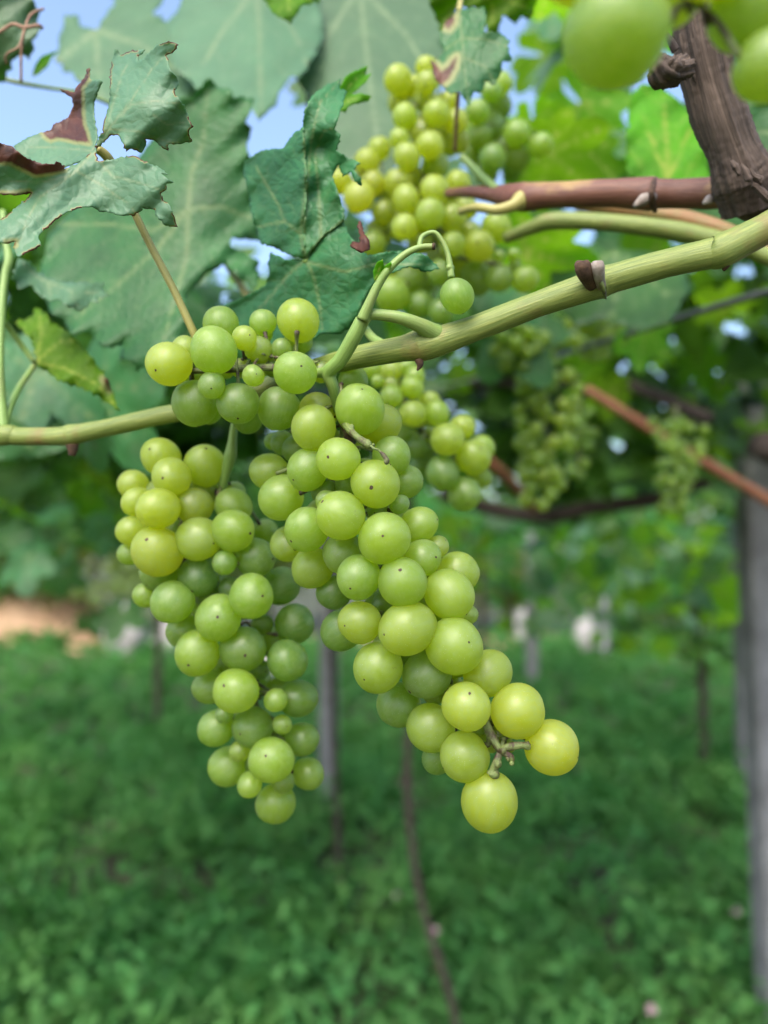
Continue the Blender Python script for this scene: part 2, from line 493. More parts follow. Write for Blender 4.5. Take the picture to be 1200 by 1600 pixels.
M_TRUNK = stem_material('tree_bark', (0.06, 0.045, 0.03), (0.16, 0.12, 0.09), (0.1, 0.09, 0.06), streak=20.0, rough=0.9, bump=0.8, patch=1.0)
M_FLOWER = plain_material('clover_petals', (0.50, 0.30, 0.38), (0.66, 0.48, 0.54), scale=120.0, rough=0.7)

# ------------------------------------------------------------------ ground, bank
gx = np.linspace(-1, 1, 81); gy = np.linspace(-1, 1, 81)
GX, GY = np.meshgrid(np.sign(gx) * np.abs(gx) ** 2.2 * 300, np.sign(gy) * np.abs(gy) ** 2.2 * 300)
GZ = 0.035 * np.sin(GX * 1.7 + 1) * np.cos(GY * 1.3) * (np.abs(GX) < 30) * (np.abs(GY) < 30) - 0.02
gi = np.arange(81 * 81).reshape(81, 81)
GF = np.stack([gi[:-1, :-1], gi[:-1, 1:], gi[1:, 1:], gi[1:, :-1]], -1).reshape(-1, 4)
g = part('ground', mesh_np('ground', np.stack([GX, GY, GZ], -1).reshape(-1, 3), GF, M_SOIL))
tag(g, kind='structure')


def bank():
    nx, ny = 60, 14
    xs = np.linspace(-16, 9, nx); t = np.linspace(0, 1, ny)
    V = []
    for x in xs:
        h = 1.3 * (0.75 + 0.18 * math.sin(x * 0.9) + 0.1 * math.sin(x * 2.3 + 1)) * (1.0 if x < -6.4 else max(0.03, 1 - (x + 6.4) * 0.85))
        for q in t:
            V.append((x, 13.0 + 2.4 * q + 0.35 * math.sin(x * 1.7) + 0.1 * rng.normal(), h * (1 - (1 - q) ** 2.2) + 0.05 * rng.normal() - 0.1 * (q == 0)))
    i = np.arange(nx * ny).reshape(nx, ny)
    F = np.stack([i[:-1, :-1], i[1:, :-1], i[1:, 1:], i[:-1, 1:]], -1).reshape(-1, 4)
    tag(part('earth_bank', mesh_np('earth_bank', V, F, M_BANK)), kind='structure')


bank()

# ------------------------------------------------------------------ leaf scatter (numpy) for far foliage
LOBE = np.array([(0, 0), (0.28, 0.10), (0.46, -0.10), (0.40, 0.22), (0.62, 0.38), (0.36, 0.50), (0.24, 0.78), (0, 1.0)])
LOBE7 = np.vstack([LOBE[1:], LOBE[1:-1][::-1] * [-1, 1]])          # outline of a simple lobed leaf
LOBE7 = np.vstack([[0, 0.0], LOBE7])
SPEAR = np.array([(0, 0), (0.16, 0.3), (0.13, 0.65), (0, 1.0), (-0.13, 0.65), (-0.16, 0.3)])
OVAL = np.array([(0, 0), (0.3, 0.25), (0.34, 0.6), (0, 1.0), (-0.34, 0.6), (-0.3, 0.25)])


def scatter_leaves(pos, nrm, size, outline, fold=0.25, droop=0.25, spin=None, seed=0):
    """returns V, F of leaves; pos (n,3) is the stalk end, nrm (n,3) the blade normal"""
    rs = np.random.default_rng(seed)
    n = len(pos)
    nrm = nrm / (np.linalg.norm(nrm, axis=1)[:, None] + 1e-9)
    t = rs.normal(size=(n, 3)) if spin is None else spin
    t = t - nrm * np.sum(t * nrm, 1)[:, None]
    t /= np.linalg.norm(t, axis=1)[:, None] + 1e-9
    b = np.cross(nrm, t)
    k = len(outline)
    o = outline
    z = fold * np.abs(o[:, 0]) - droop * o[:, 1] ** 2
    V = pos[:, None, :] + size[:, None, None] * (b[:, None, :] * o[None, :, 0, None] + t[:, None, :] * o[None, :, 1, None] + nrm[:, None, :] * z[None, :, None] * rs.uniform(0.4, 1.5, (n, 1, 1)))
    V = V.reshape(-1, 3)
    mid = int(np.argmax(o[:, 1]))
    tri = []
    for i in range(1, mid): tri.append((0, i, i + 1))
    for i in range(mid, k - 1): tri.append((0, i, i + 1))
    tri = np.array(tri)
    F = (np.arange(n)[:, None, None] * k + tri[None]).reshape(-1, 3)
    return V, F


def vnoise(x, y, s, seed=0):
    rs = np.random.default_rng(seed)
    a = rs.uniform(0, 6.28, (6, 2)); fr = rs.uniform(0.6, 1.6, (6,)) / s; an = rs.uniform(0, 6.28, 6)
    out = 0
    for i in range(6):
        out = out + np.sin((x * np.cos(an[i]) + y * np.sin(an[i])) * fr[i] * 6.28 + a[i, 0])
    return out / 6

# ------------------------------------------------------------------ ground cover
def weeds():
    Vs, Fs = [], []; n0 = 0
    def put(V, F):
        nonlocal n0
        Vs.append(V); Fs.append(F + n0); n0 += len(V)
    # plants: clumps of stems carrying small leaves; density falls with distance, leaf size grows
    rs = np.random.default_rng(3)
    for (d0, d1, dens, leafsz, per) in ((1.3, 3.2, 230, 0.044, 19), (3.2, 6.0, 110, 0.052, 17), (6.0, 10.0, 34, 0.075, 14), (10.0, 15.0, 13, 0.12, 13)):
        half = 0.62 * d1 + 0.5
        npl = int(dens * (d1 - d0) * 2 * half)
        x = rs.uniform(-half, half, npl); y = rs.uniform(d0, d1, npl)
        keep = np.abs(x) < 0.62 * y + 0.45
        x, y = x[keep], y[keep]
        h = 0.22 + 0.30 * vnoise(x, y, 1.1, 5) + 0.26 * vnoise(x, y, 0.4, 6) + rs.normal(0, .03, len(x))
        h = np.clip(h, 0.07, 0.6)
        pick = rs.random(len(x)) < np.clip(0.62 + 0.75 * vnoise(x, y, 0.7, 9), 0.15, 1)
        x, y, h = x[pick], y[pick], h[pick]
        n = len(x)
        kind = vnoise(x, y, 0.9, 11) + rs.normal(0, .25, n)
        rep = np.repeat(np.arange(n), per)
        q = rs.uniform(0.15, 1.0, len(rep)) ** 0.7
        ang = rs.uniform(0, 6.28, len(rep))
        rad = (0.015 + 0.05 * (1 - q)) + rs.uniform(0, .03, len(rep))
        lean = rs.normal(0, .22, (n, 2))
        P = np.stack([x[rep] + np.cos(ang) * rad + lean[rep, 0] * h[rep] * q, y[rep] + np.sin(ang) * rad + lean[rep, 1] * h[rep] * q, h[rep] * q], 1)
        nr = np.stack([np.cos(ang) * 0.55, np.sin(ang) * 0.55, np.full(len(rep), 0.8)], 1) + rs.normal(0, .3, (len(rep), 3))
        sp = np.stack([np.cos(ang), np.sin(ang), rs.uniform(-0.2, 0.7, len(rep))], 1)
        sz = leafsz * rs.uniform(0.5, 1.35, len(rep)) * (1.15 - 0.4 * q)
        isg = (kind > 0.08)[rep]
        V, F = scatter_leaves(P[~isg], nr[~isg], sz[~isg], OVAL, seed=int(d0 * 10), spin=sp[~isg])
        put(V, F)
        sp2 = sp.copy(); sp2[:, 2] = rs.uniform(0.6, 2.2, len(rep))
        V, F = scatter_leaves(P[isg] * [1, 1, 0.45], nr[isg], sz[isg] * 3.6, SPEAR * [0.42, 1], droop=0.35, seed=int(d0 * 10) + 1, spin=sp2[isg])
        put(V, F)
    me = mesh_np('weeds', np.vstack(Vs), np.vstack(Fs), M_WEED)
    tag(part('weeds', me), 'low green weeds and grass covering the vineyard floor', 'weeds', kind='stuff')


weeds()

# clover heads dotted in the weeds
cl = None
for (px, py, d, lab) in ((680, 1456, 2.4, 'pale pink clover head beside the thin brown vine stem'), (618, 1401, 2.75, 'faded clover head between the thin vine stems'), (1018, 1579, 2.1, 'bright pink clover head low at the picture edge'), (1150, 1424, 2.6, 'pink clover head close to the tall grey post')):
    p = W(px, py, d)
    t = thing('clover_flower', lab, 'flower', (p.x, p.y, 0), 'clover heads in the weeds')
    tb = Tubes().add([(p.x + 0.01, p.y, 0), (p.x, p.y, p.z * 0.6), (p.x, p.y, p.z)], [0.0012, 0.001, 0.001], sides=5, sub=3)
    part('stem', tb.mesh('stem', M_SHOOT), t)
    rs = np.random.default_rng(int(px))
    dirs = rs.normal(size=(60, 3)); dirs /= np.linalg.norm(dirs, axis=1)[:, None]; dirs[:, 2] = np.abs(dirs[:, 2]) * 1.1 - 0.2
    V, F = scatter_leaves(np.tile(np.array(p), (60, 1)) + dirs * 0.004, rs.normal(size=(60, 3)), np.full(60, 0.013), SPEAR * [1.6, 1], spin=dirs, seed=1)
    part('flower_head', mesh_np('flower_head', V, F, M_FLOWER), t)

# ------------------------------------------------------------------ posts, wires
def post(px, d, top_z, w, label, pale=None, lean=0.0, top_flare=False):
    b = W(px, 885, d)
    t = thing('trellis_post', label, 'post', (b.x, b.y, 0), 'concrete posts holding up the vines')
    h = w / 2; c = h * 0.18
    prof = [(-h + c, -h), (h - c, -h), (h, -h + c), (h, h - c), (h - c, h), (-h + c, h), (-h, h - c), (-h, -h + c)]
    V = []; zs = [-0.3, 0.0, 0.4, 0.9, 1.4, top_z - 0.02, top_z]
    rs = np.random.default_rng(int(px))
    for i, z in enumerate(zs):
        s = 1 - 0.06 * z / top_z - (0.12 if i == len(zs) - 1 else 0)
        j = rs.normal(0, .002, 2)
        for (x, y) in prof: V.append((b.x + x * s + lean * z + j[0], b.y + y * s + j[1], z))
    F = []
    for i in range(len(zs) - 1):
        for k in range(8):
            F.append((i * 8 + k, i * 8 + (k + 1) % 8, (i + 1) * 8 + (k + 1) % 8, (i + 1) * 8 + k))
    F.append(tuple(range((len(zs) - 1) * 8, len(zs) * 8)))
    part('shaft', mesh_np('shaft', V, F, M_POST, smooth=False), t)
    # wire ties near the top
    for z in (top_z - 0.16, top_z - 0.34):
        tb = Tubes()
        r = h * 1.12
        ring = [(b.x + lean * z + r * math.cos(a) * 1.05, b.y + r * math.sin(a) * 1.05, z + 0.004 * math.sin(3 * a)) for a in np.linspace(0, 6.283, 17)]
        tb.add(ring, [0.0016] * 17, sides=5, sub=1)
        part('wire_tie', tb.mesh('wire_tie', M_WIRE), t)
    return t


post(1196, 2.30, 2.0, 0.10, 'tall dark grey concrete post cut by the picture edge', lean=-0.012)
post(516, 4.35, 1.95, 0.105, 'grey concrete post standing between the two sharp grape bunches', lean=-0.004)
post(829, 8.7, 1.95, 0.12, 'distant pale concrete post above the lowest grapes')
post(1158, 4.75, 1.7, 0.10, 'pale concrete post half hidden behind the tall dark post')
post(941, 11.0, 1.95, 0.12, 'farthest thin grey post beside the white stone')


def wire(pts, r, name, mat, label, cat, sub=8, sides=8):
    tb = Tubes().add([tuple(W(*p)) for p in pts], [r] * len(pts), sides=sides, sub=sub)
    o = part(name, tb.mesh(name, mat))
    tag(o, label, cat)
    return o


wire([(1330, 425, 0.55), (1200, 456, 0.62), (1060, 497, 0.72), (930, 538, 0.9), (800, 577, 1.2), (560, 640, 2.2)], 0.0031, 'trellis_wire', M_WIRE, 'grey trellis wire slanting down below the thick green cane', 'wire')
wire([(1500, 560, 1.9), (1010, 608, 2.0), (840, 596, 2.0), (690, 590, 2.05), (200, 590, 2.1), (-300, 600, 2.1)], 0.0035, 'trellis_wire', M_WIRE, 'level trellis wire far under the leaf canopy', 'wire')
wire([(1300, 628, 2.3), (900, 622, 2.3), (620, 618, 2.3), (200, 602, 2.3), (-300, 596, 2.3)], 0.022, 'level_tube', M_TUBE, 'dark teal pipe running level behind the grapes', 'tube')  # dark teal band at this height, drawn as one level tube
# ------------------------------------------------------------------ background trees, boulders
def tree(px, d, height, width, label, seed, leaf=0.16, n=5200, mat=None, low=0.25):
    b = W(px, 885, d)
    rs = np.random.default_rng(seed)
    t = thing('tree', label, 'tree', (b.x, b.y, 0), 'trees beyond the vineyard')
    tb = Tubes()
    top = np.array([b.x + rs.normal(0, .2), b.y, height * 0.7])
    tb.add([(b.x, b.y, -0.1), (b.x + rs.normal(0, .1), b.y, height * 0.35), tuple(top)], [0.11, 0.08, 0.03], sides=9, sub=5, lump=0.1, seed=seed)
    ends = []
    for k in range(11):
        s = rs.uniform(0.15, 0.7) * height
        a = rs.uniform(0, 6.28); L = width * rs.uniform(0.25, 0.5)
        p0 = np.array([b.x, b.y, s]); p1 = p0 + [math.cos(a) * L, math.sin(a) * L, rs.uniform(0.0, 0.3) * height]
        tb.add([p0, (p0 + p1) / 2 + [0, 0, .08], p1], [0.04, 0.025, 0.01], sides=6, sub=3, seed=k)
        ends += [p1, (p0 + p1) / 2]
    part('trunk', tb.mesh('trunk', M_TRUNK), t)
    cl = []
    for e in ends: cl.append(e)
    for k in range(26):
        a = rs.uniform(0, 6.28); r = width * 0.5 * math.sqrt(rs.random()); z = rs.uniform(low, 1.0) * height
        r *= math.sqrt(max(0.1, 1 - (abs(z / height - 0.55) / 0.55) ** 2))
        cl.append(np.array([b.x + math.cos(a) * r, b.y + math.sin(a) * r, z]))
    cl = np.array(cl)
    ci = rs.integers(0, len(cl), n)
    P = cl[ci] + rs.normal(size=(n, 3)) * np.array([.28, .28, .2]) * (width / 2.6)
    P[:, 2] = np.maximum(P[:, 2], 0.08)
    nr = rs.normal(size=(n, 3)) * 0.6 + [0, 0, 0.8]
    V, F = scatter_leaves(P, nr, leaf * rs.uniform(.6, 1.3, n), OVAL, seed=seed)
    c = part('crown', mesh_np('crown', V, F, mat or M_TREE), t)
    c['kind'] = 'stuff'
    return t


tree(-60, 14.6, 3.6, 3.6, 'leafy tree at the picture edge above the bare earth bank', 21, low=0.2)
tree(95, 14.9, 4.2, 3.4, 'pale green tree behind the bare earth bank', 22, low=0.2)
tree(255, 14.2, 3.9, 3.2, 'green tree behind the hanging shaded grape bunch', 23, low=0.2)
tree(420, 18.0, 4.4, 3.6, 'tree seen between the two sharp grape bunches', 24)
tree(640, 17.0, 4.0, 3.5, 'tree hidden low behind the sharp central bunch', 25)
tree(800, 16.5, 4.0, 3.2, 'yellowish green tree behind the distant pale post', 26, low=0.12)
tree(1010, 15.5, 3.8, 3.6, 'broad green tree behind the farthest thin post', 27, low=0.08)
tree(1190, 14.0, 3.6, 3.4, 'bushy tree behind the tall dark grey post', 28, low=0.05)


def boulder(px, py, d, sx, sz, label, seed):
    b = W(px, 885, d)
    rs = np.random.default_rng(seed)
    V = []; F = []; nu, nv = 18, 10
    ph = rs.uniform(0, 6.28, 6)
    for j in range(nv + 1):
        th = math.pi * j / nv
        for i in range(nu):
            a = 2 * math.pi * i / nu
            r = 1 + 0.13 * math.sin(2 * a + ph[0]) + 0.1 * math.sin(3 * a + 2 * th + ph[1]) + 0.08 * math.sin(5 * th + ph[2]) + rs.normal(0, .025)
            V.append((b.x + sx * r * math.sin(th) * math.cos(a), b.y + sx * 0.8 * r * math.sin(th) * math.sin(a), sz * (0.8 + r * math.cos(th))))
    for j in range(nv):
        for i in range(nu):
            F.append((j * nu + i, (j + 1) * nu + i, (j + 1) * nu + (i + 1) % nu, j * nu + (i + 1) % nu))
    tag(part('boulder', mesh_np('boulder', V, F, M_STONE, smooth=True)), label, 'boulder', 'pale stones at the edge of the grass')


boulder(196, 965, 12.2, 0.33, 0.42, 'white boulder beside the bare earth bank', 1)
boulder(272, 985, 11.6, 0.26, 0.33, 'pale boulder partly behind the shaded grape bunch', 2)
boulder(412, 1040, 9.2, 0.20, 0.20, 'white stone glimpsed through the gap in the shaded bunch', 3)
boulder(916, 965, 12.4, 0.22, 0.36, 'white boulder between the two distant thin posts', 4)
boulder(815, 950, 12.8, 0.14, 0.40, 'small white stone above the distant pale post', 5)

# ------------------------------------------------------------------ background vines: trunk, arms, foliage
FOL_BLOCK = 0.0


def background_vine(trunk_pts, tr, label, cells, seed, arms=(), trunk_mat=None, leaf=0.105, hang=()):
    """cells: list of (x0,x1,y0,y1,z0,z1,n) boxes filled with leaves; arms: (pts, r0, r1, mat)"""
    t = thing('grapevine', label, 'vine', (trunk_pts[0][0], trunk_pts[0][1], 0), 'vines trained over the trellis')
    tb = Tubes().add(trunk_pts, tr, sides=10, sub=7, lump=0.12, ridge=0.05, seed=seed)
    part('trunk', tb.mesh('trunk', trunk_mat or M_DARKBARK), t)
    for (pts, r0, r1, mat) in arms:
        tb = Tubes().add(pts, np.linspace(r0, r1, len(pts)), sides=10, sub=7, lump=0.10, seed=seed + 1)
        part('cane', tb.mesh('cane', mat), t)
    rs = np.random.default_rng(seed)
    P, Nn = [], []
    for (x0, x1, y0, y1, z0, z1, n) in cells:
        p = np.stack([rs.uniform(x0, x1, n), rs.uniform(y0, y1, n), z0 + (z1 - z0) * rs.random(n) ** 0.8], 1)
        dens = vnoise(p[:, 0], p[:, 1], 0.8, 31)
        p[:, 2] += 0.07 * vnoise(p[:, 0], p[:, 1], 0.55, 33)
        keep = rs.random(n) < np.clip(0.62 + 0.8 * dens, 0.08, 1)
        p = p[keep]
        P.append(p)
        Nn.append(rs.normal(size=(len(p), 3)) * 0.55 + [0, -0.45, 0.75])
    if P:
        P = np.vstack(P); Nn = np.vstack(Nn)
        V, F = scatter_leaves(P, Nn, leaf * rs.uniform(.6, 1.3, len(P)), LOBE7, fold=0.18, droop=0.2, seed=seed + 2)
        o = part('foliage', mesh_np('foliage', V, F, M_FOL), t)
        o['kind'] = 'stuff'
    return t


def px_path(pts): return [tuple(W(*p)) for p in pts]


# thin stem reaching the bottom edge
background_vine(px_path([(722, 1640, 2.0), (700, 1545, 2.0), (664, 1430, 2.02), (645, 1330, 2.04), (636, 1220, 2.05), (640, 1130, 2.05), (650, 980, 2.05), (640, 800, 2.05), (660, 640, 2.05)])[:],
                [0.011, 0.0105, 0.010, 0.0105, 0.011, 0.010, 0.010, 0.010, 0.009],
                'vine with a thin crooked brown stem under the central bunch',
                [(-0.9, 0.55, 1.5, 3.0, 1.78, 2.05, 800)], 41, trunk_mat=M_DARKBARK,
                arms=[(px_path([(690, 770, 1.9), (770, 795, 1.9), (850, 806, 1.85), (930, 792, 1.8), (1020, 780, 1.75), (1120, 745, 1.7)]), 0.020, 0.017, M_DARKBARK),
                      (px_path([(740, 700, 1.3), (790, 745, 1.35), (835, 795, 1.5)]), 0.009, 0.010, M_RUSTCANE)])
background_vine(px_path([(536, 1415, 3.15), (530, 1350, 3.15), (526, 1250, 3.15), (520, 1000, 3.15), (530, 800, 3.15), (510, 690, 3.15)]),
                [0.017, 0.015, 0.014, 0.014, 0.013, 0.012],
                'vine with a slim dark stem close to the grey post',
                [(-2.2, 0.2, 2.6, 4.6, 1.72, 2.05, 820)], 42,
                arms=[(px_path([(510, 690, 3.15), (600, 660, 3.1), (700, 640, 3.0), (800, 655, 2.8)]), 0.016, 0.012, M_DARKBARK)])
VINE_EDGE = background_vine([(-1.6, 2.3, 0), (-1.55, 2.3, 0.8), (-1.5, 2.3, 1.5), (-1.3, 2.3, 1.85)], [0.025, 0.022, 0.02, 0.018],
                'shaded vine at the picture edge behind the left cane',
                [(-1.9, -0.35, 1.1, 2.5, 1.74, 2.05, 1100), (-2.6, -0.75, 2.4, 4.6, 1.68, 2.0, 750), (-1.5, -0.55, 1.9, 2.8, 1.62, 1.85, 190)], 43,
                arms=[([(-1.3, 2.3, 1.85), (-0.9, 2.25, 1.9), (-0.3, 2.2, 1.92), (0.3, 2.2, 1.9)], 0.016, 0.01, M_DARKBARK)])
background_vine([(1.05, 1.45, 0), (1.0, 1.45, 0.7), (0.98, 1.42, 1.2), (0.85, 1.4, 1.52), (0.66, 1.35, 1.62)], [0.034, 0.031, 0.03, 0.032, 0.025],
                'thick dark armed vine in front of the tall dark post',
                [(0.25, 1.5, 1.15, 2.6, 1.76, 2.05, 900), (0.4, 1.0, 1.9, 3.0, 1.6, 1.8, 110), (0.3, 0.75, 1.5, 1.9, 1.6, 1.75, 60)], 44,
                arms=[(px_path([(1290, 835, 1.25), (1200, 782, 1.25), (1100, 722, 1.25), (1000, 660, 1.27), (915, 607, 1.3)]), 0.0095, 0.0075, M_RUSTCANE),
                      (px_path([(1110, 655, 1.4), (1010, 612, 1.5), (940, 592, 1.6), (850, 598, 1.7), (680, 598, 1.9)]), 0.014, 0.009, M_DARKBARK)])
VINE_LOW = background_vine([(2.0, 4.9, 0), (2.0, 4.9, 0.8), (1.95, 4.9, 1.5), (1.8, 4.8, 1.85)], [0.03, 0.028, 0.026, 0.02],
                'vine with leafy shoots trailing low beside the tall post',
                [(1.1, 2.7, 4.0, 5.8, 1.1, 1.9, 620), (1.5, 2.6, 4.2, 5.4, 0.75, 1.3, 210), (0.2, 2.8, 2.6, 4.8, 1.74, 2.05, 600)], 45)
background_vine([(0.9, 7.2, 0), (0.92, 7.2, 0.8), (0.9, 7.2, 1.6), (0.8, 7.2, 1.9)], [0.03, 0.028, 0.026, 0.02],
                'far vine beneath the canopy near the distant pale post',
                [(-0.8, 2.4, 5.4, 9.2, 1.6, 2.0, 900), (1.0, 3.4, 6.4, 8.6, 0.9, 1.8, 520)], 46, leaf=0.13)
background_vine([(-1.8, 6.2, 0), (-1.8, 6.2, 0.9), (-1.75, 6.2, 1.6), (-1.6, 6.2, 1.9)], [0.03, 0.028, 0.026, 0.02],
                'far vine beneath the canopy beyond the shaded bunch',
                [(-4.2, -0.4, 4.4, 7.6, 1.55, 2.0, 1250), (-3.6, -2.4, 5.0, 6.4, 1.25, 1.7, 190)], 47, leaf=0.13)

# ------------------------------------------------------------------ detailed leaves
def dist_polyline(P, Q):
    """distance of points P (n,2) to polyline Q and the fraction along it"""
    best = np.full(len(P), 1e9); frac = np.zeros(len(P))
    Q = np.asarray(Q, float)
    seg = np.linalg.norm(np.diff(Q, axis=0), axis=1); cum = np.concatenate([[0], np.cumsum(seg)]); tot = cum[-1] + 1e-9
    for i in range(len(Q) - 1):
        a, b = Q[i], Q[i + 1]; ab = b - a
        t = np.clip(((P - a) @ ab) / (ab @ ab + 1e-9), 0, 1)
        d = np.linalg.norm(P - (a + t[:, None] * ab), axis=1)
        m = d < best
        best[m] = d[m]; frac[m] = (cum[i] + t[m] * seg[i]) / tot
    return best, frac


def inside(P, poly):
    P = np.asarray(P, float); poly = np.asarray(poly, float)
    c = np.zeros(len(P), bool); j = len(poly) - 1
    for i in range(len(poly)):
        xi, yi = poly[i]; xj, yj = poly[j]
        cond = ((yi > P[:, 1]) != (yj > P[:, 1])) & (P[:, 0] < (xj - xi) * (P[:, 1] - yi) / (yj - yi + 1e-12) + xi)
        c ^= cond
        j = i
    return c


def signed_dist(P, poly):
    d, _ = dist_polyline(P, np.vstack([poly, poly[:1]]))
    return np.where(inside(P, poly), d, -d)


def side_veins(main, every, ang, length, start=0.15):
    """side veins leaving a main vein alternately"""
    main = np.asarray(main, float)
    seg = np.linalg.norm(np.diff(main, axis=0), axis=1); L = seg.sum(); out = []
    s = start * L; k = 0
    cum = np.concatenate([[0], np.cumsum(seg)])
    while s < L * 0.92:
        i = min(np.searchsorted(cum, s) - 1, len(seg) - 1); i = max(i, 0)
        u = (main[i + 1] - main[i]) / (seg[i] + 1e-9)
        p = main[i] + u * (s - cum[i])
        for sg in (-1, 1):
            a = sg * ang
            v = np.array([u[0] * math.cos(a) - u[1] * math.sin(a), u[0] * math.sin(a) + u[1] * math.cos(a)])
            l_ = length * (0.45 + 0.55 * (1 - s / L))
            q = p + v * l_ * 0.5; q2 = p + v * l_ + u * l_ * 0.25
            out.append(np.array([p, q, q2]))
        s += every * (0.85 + 0.3 * ((k * 7) % 5) / 5); k += 1
    return out


def flat_leaf(poly, spacing, veins, vw, browns=(), rimw=5.0, jitter=0.0, seed=0, sides=None, edge_brown=0.0):
    """triangulated outline with vein and dry-patch values; returns P2 (n,2), tris, vein, brown, vein_dist"""
    rs = np.random.default_rng(seed)
    poly = np.asarray(poly, float)
    # densify the outline and make it slightly ragged
    out = []
    for i in range(len(poly)):
        a, b = poly[i], poly[(i + 1) % len(poly)]
        n = max(1, int(np.linalg.norm(b - a) / (spacing * 0.9)))
        nr = np.array([-(b - a)[1], (b - a)[0]]); nr /= np.linalg.norm(nr) + 1e-9
        for k in range(n):
            p = a + (b - a) * k / n
            if k: p = p + nr * rs.normal(0, jitter)
            out.append(p)
    out = np.array(out)
    lo, hi = out.min(0), out.max(0)
    xs = np.arange(lo[0], hi[0], spacing); ys = np.arange(lo[1], hi[1], spacing * 0.866)
    G = np.array([(x + (spacing / 2 if j % 2 else 0), y) for j, y in enumerate(ys) for x in xs])
    G = G + rs.normal(0, spacing * 0.1, G.shape)
    sdist = signed_dist(G, out)
    G = G[sdist > spacing * 0.55]
    allp = np.vstack([out, G])
    ne = len(out)
    edges = [(i, (i + 1) % ne) for i in range(ne)]
    res = delaunay_2d_cdt([Vector(p) for p in allp], edges, [], 1, 1e-5)
    P2 = np.array([tuple(v) for v in res[0]])
    tris = [tuple(f) for f in res[2]]
    vein = np.zeros(len(P2)); vd = np.full(len(P2), 1e9)
    allv = [(v, 1.0) for v in veins]
    if sides:
        for v in veins:
            Lm = np.linalg.norm(np.diff(np.asarray(v, float), axis=0), axis=1).sum()
            for s in side_veins(v, sides[0], 0.85, min(sides[1], Lm * 0.6)): allv.append((s, 0.22))
    for v, wgt in allv:
        d, fr = dist_polyline(P2, v)
        w = vw * (1 - 0.65 * fr) * (0.45 + 0.55 * wgt)
        vein = np.maximum(vein, (0.12 + 0.80 * wgt) * np.exp(-(d / np.maximum(w, 1e-6)) ** 2))
        vd = np.minimum(vd, d)
    brown = np.zeros(len(P2))
    wob = rs.normal(0, 1, len(P2))
    for b in browns:
        sdv = signed_dist(P2, np.asarray(b, float)) + wob * spacing * 0.12
        brown = np.maximum(brown, np.clip(0.58 + sdv / rimw * 0.35, 0, 1))
    if edge_brown:
        de, _ = dist_polyline(P2, np.vstack([out, out[:1]]))
        nz = 0.5 + 0.5 * np.sin(P2[:, 0] / (spacing * 3.1)) * np.cos(P2[:, 1] / (spacing * 4.3) + 1)
        brown = np.maximum(brown, np.clip(1.0 - de / edge_brown * (0.6 + nz), 0, 1) * (nz > 0.55))
    return P2, tris, vein, brown, vd


def tps(ctrl):
    """smooth surface d(px,py) through control points"""
    C = np.asarray(ctrl, float); X = C[:, :2] / 100.0
    n = len(X)
    def U(r2): return np.where(r2 > 1e-12, r2 * np.log(r2 + 1e-12), 0)
    K = U(((X[:, None] - X[None]) ** 2).sum(-1)) + np.eye(n) * 0.02
    Pm = np.hstack([np.ones((n, 1)), X])
    A = np.block([[K, Pm], [Pm.T, np.zeros((3, 3))]])
    w = np.linalg.solve(A, np.concatenate([C[:, 2], np.zeros(3)]))
    def f(P):
        Q = P / 100.0
        return U(((Q[:, None] - X[None]) ** 2).sum(-1)) @ w[:n] + w[n] + Q @ w[n + 1:]
    return f


def leaf_mesh(name, pieces, mat, thick=0.00028, relief=0.0004):
    """pieces: dicts(poly, depth, veins, browns, ...); every flap of one blade goes into one mesh"""
    Vs, Fs, ve, br, lc = [], [], [], [], []; n0 = 0
    for k, pc in enumerate(pieces):
        sp = pc.get('spacing', 5.0)
        P2, tris, v, b, vd = flat_leaf(pc['poly'], sp, pc.get('veins', ()), pc.get('vw', 3.0), pc.get('browns', ()), pc.get('rimw', 5.0), pc.get('jitter', 0.8), seed=k + 3, sides=pc.get('sides', (34, 70)), edge_brown=pc.get('edge_brown', 0))
        d = tps(pc['depth'])(P2)
        puck = np.minimum(vd / 14.0, 1.0)
        d = d - relief * puck * (0.6 + 0.4 * np.sin(P2[:, 0] * .21 + 1) * np.sin(P2[:, 1] * .19)) + relief * 0.6 * np.sin(P2[:, 0] * 0.07) * np.cos(P2[:, 1] * 0.06 + k)
        curl = pc.get('ruffle', 0.0)
        if curl:
            de, _ = dist_polyline(P2, np.vstack([pc['poly'], pc['poly'][:1]]))
            d = d + curl * np.exp(-de / 18.0) * np.sin(P2[:, 0] * 0.09 + P2[:, 1] * 0.11 + k)
        V = Wn(np.column_stack([P2, d]))
        Vs.append(V); Fs += [tuple(i + n0 for i in t) for t in tris]; n0 += len(V)
        ve.append(v); br.append(b)
        lc.append(np.column_stack([P2 * (np.mean(d) / FPX), np.full(len(P2), k * 1.0)]))
    me = mesh_np(name, np.vstack(Vs), Fs, mat, attrs={'vein': ('FLOAT', np.concatenate(ve)), 'brown': ('FLOAT', np.concatenate(br)), 'lc': ('FLOAT_VECTOR', np.vstack(lc))})
    return me


def solid(o, t=0.0003):
    m = o.modifiers.new('thickness', 'SOLIDIFY'); m.thickness = t; m.offset = 0
    return o


# ------------------------------------------------------------------ the near vine
vine_root = W(1165, 300, 0.31)
VINE = thing('grapevine', 'near vine with green canes, grey woody arm and lobed leaves above the sharp bunches', 'vine', (vine_root.x, vine_root.y, 0.0), 'vines trained over the trellis')


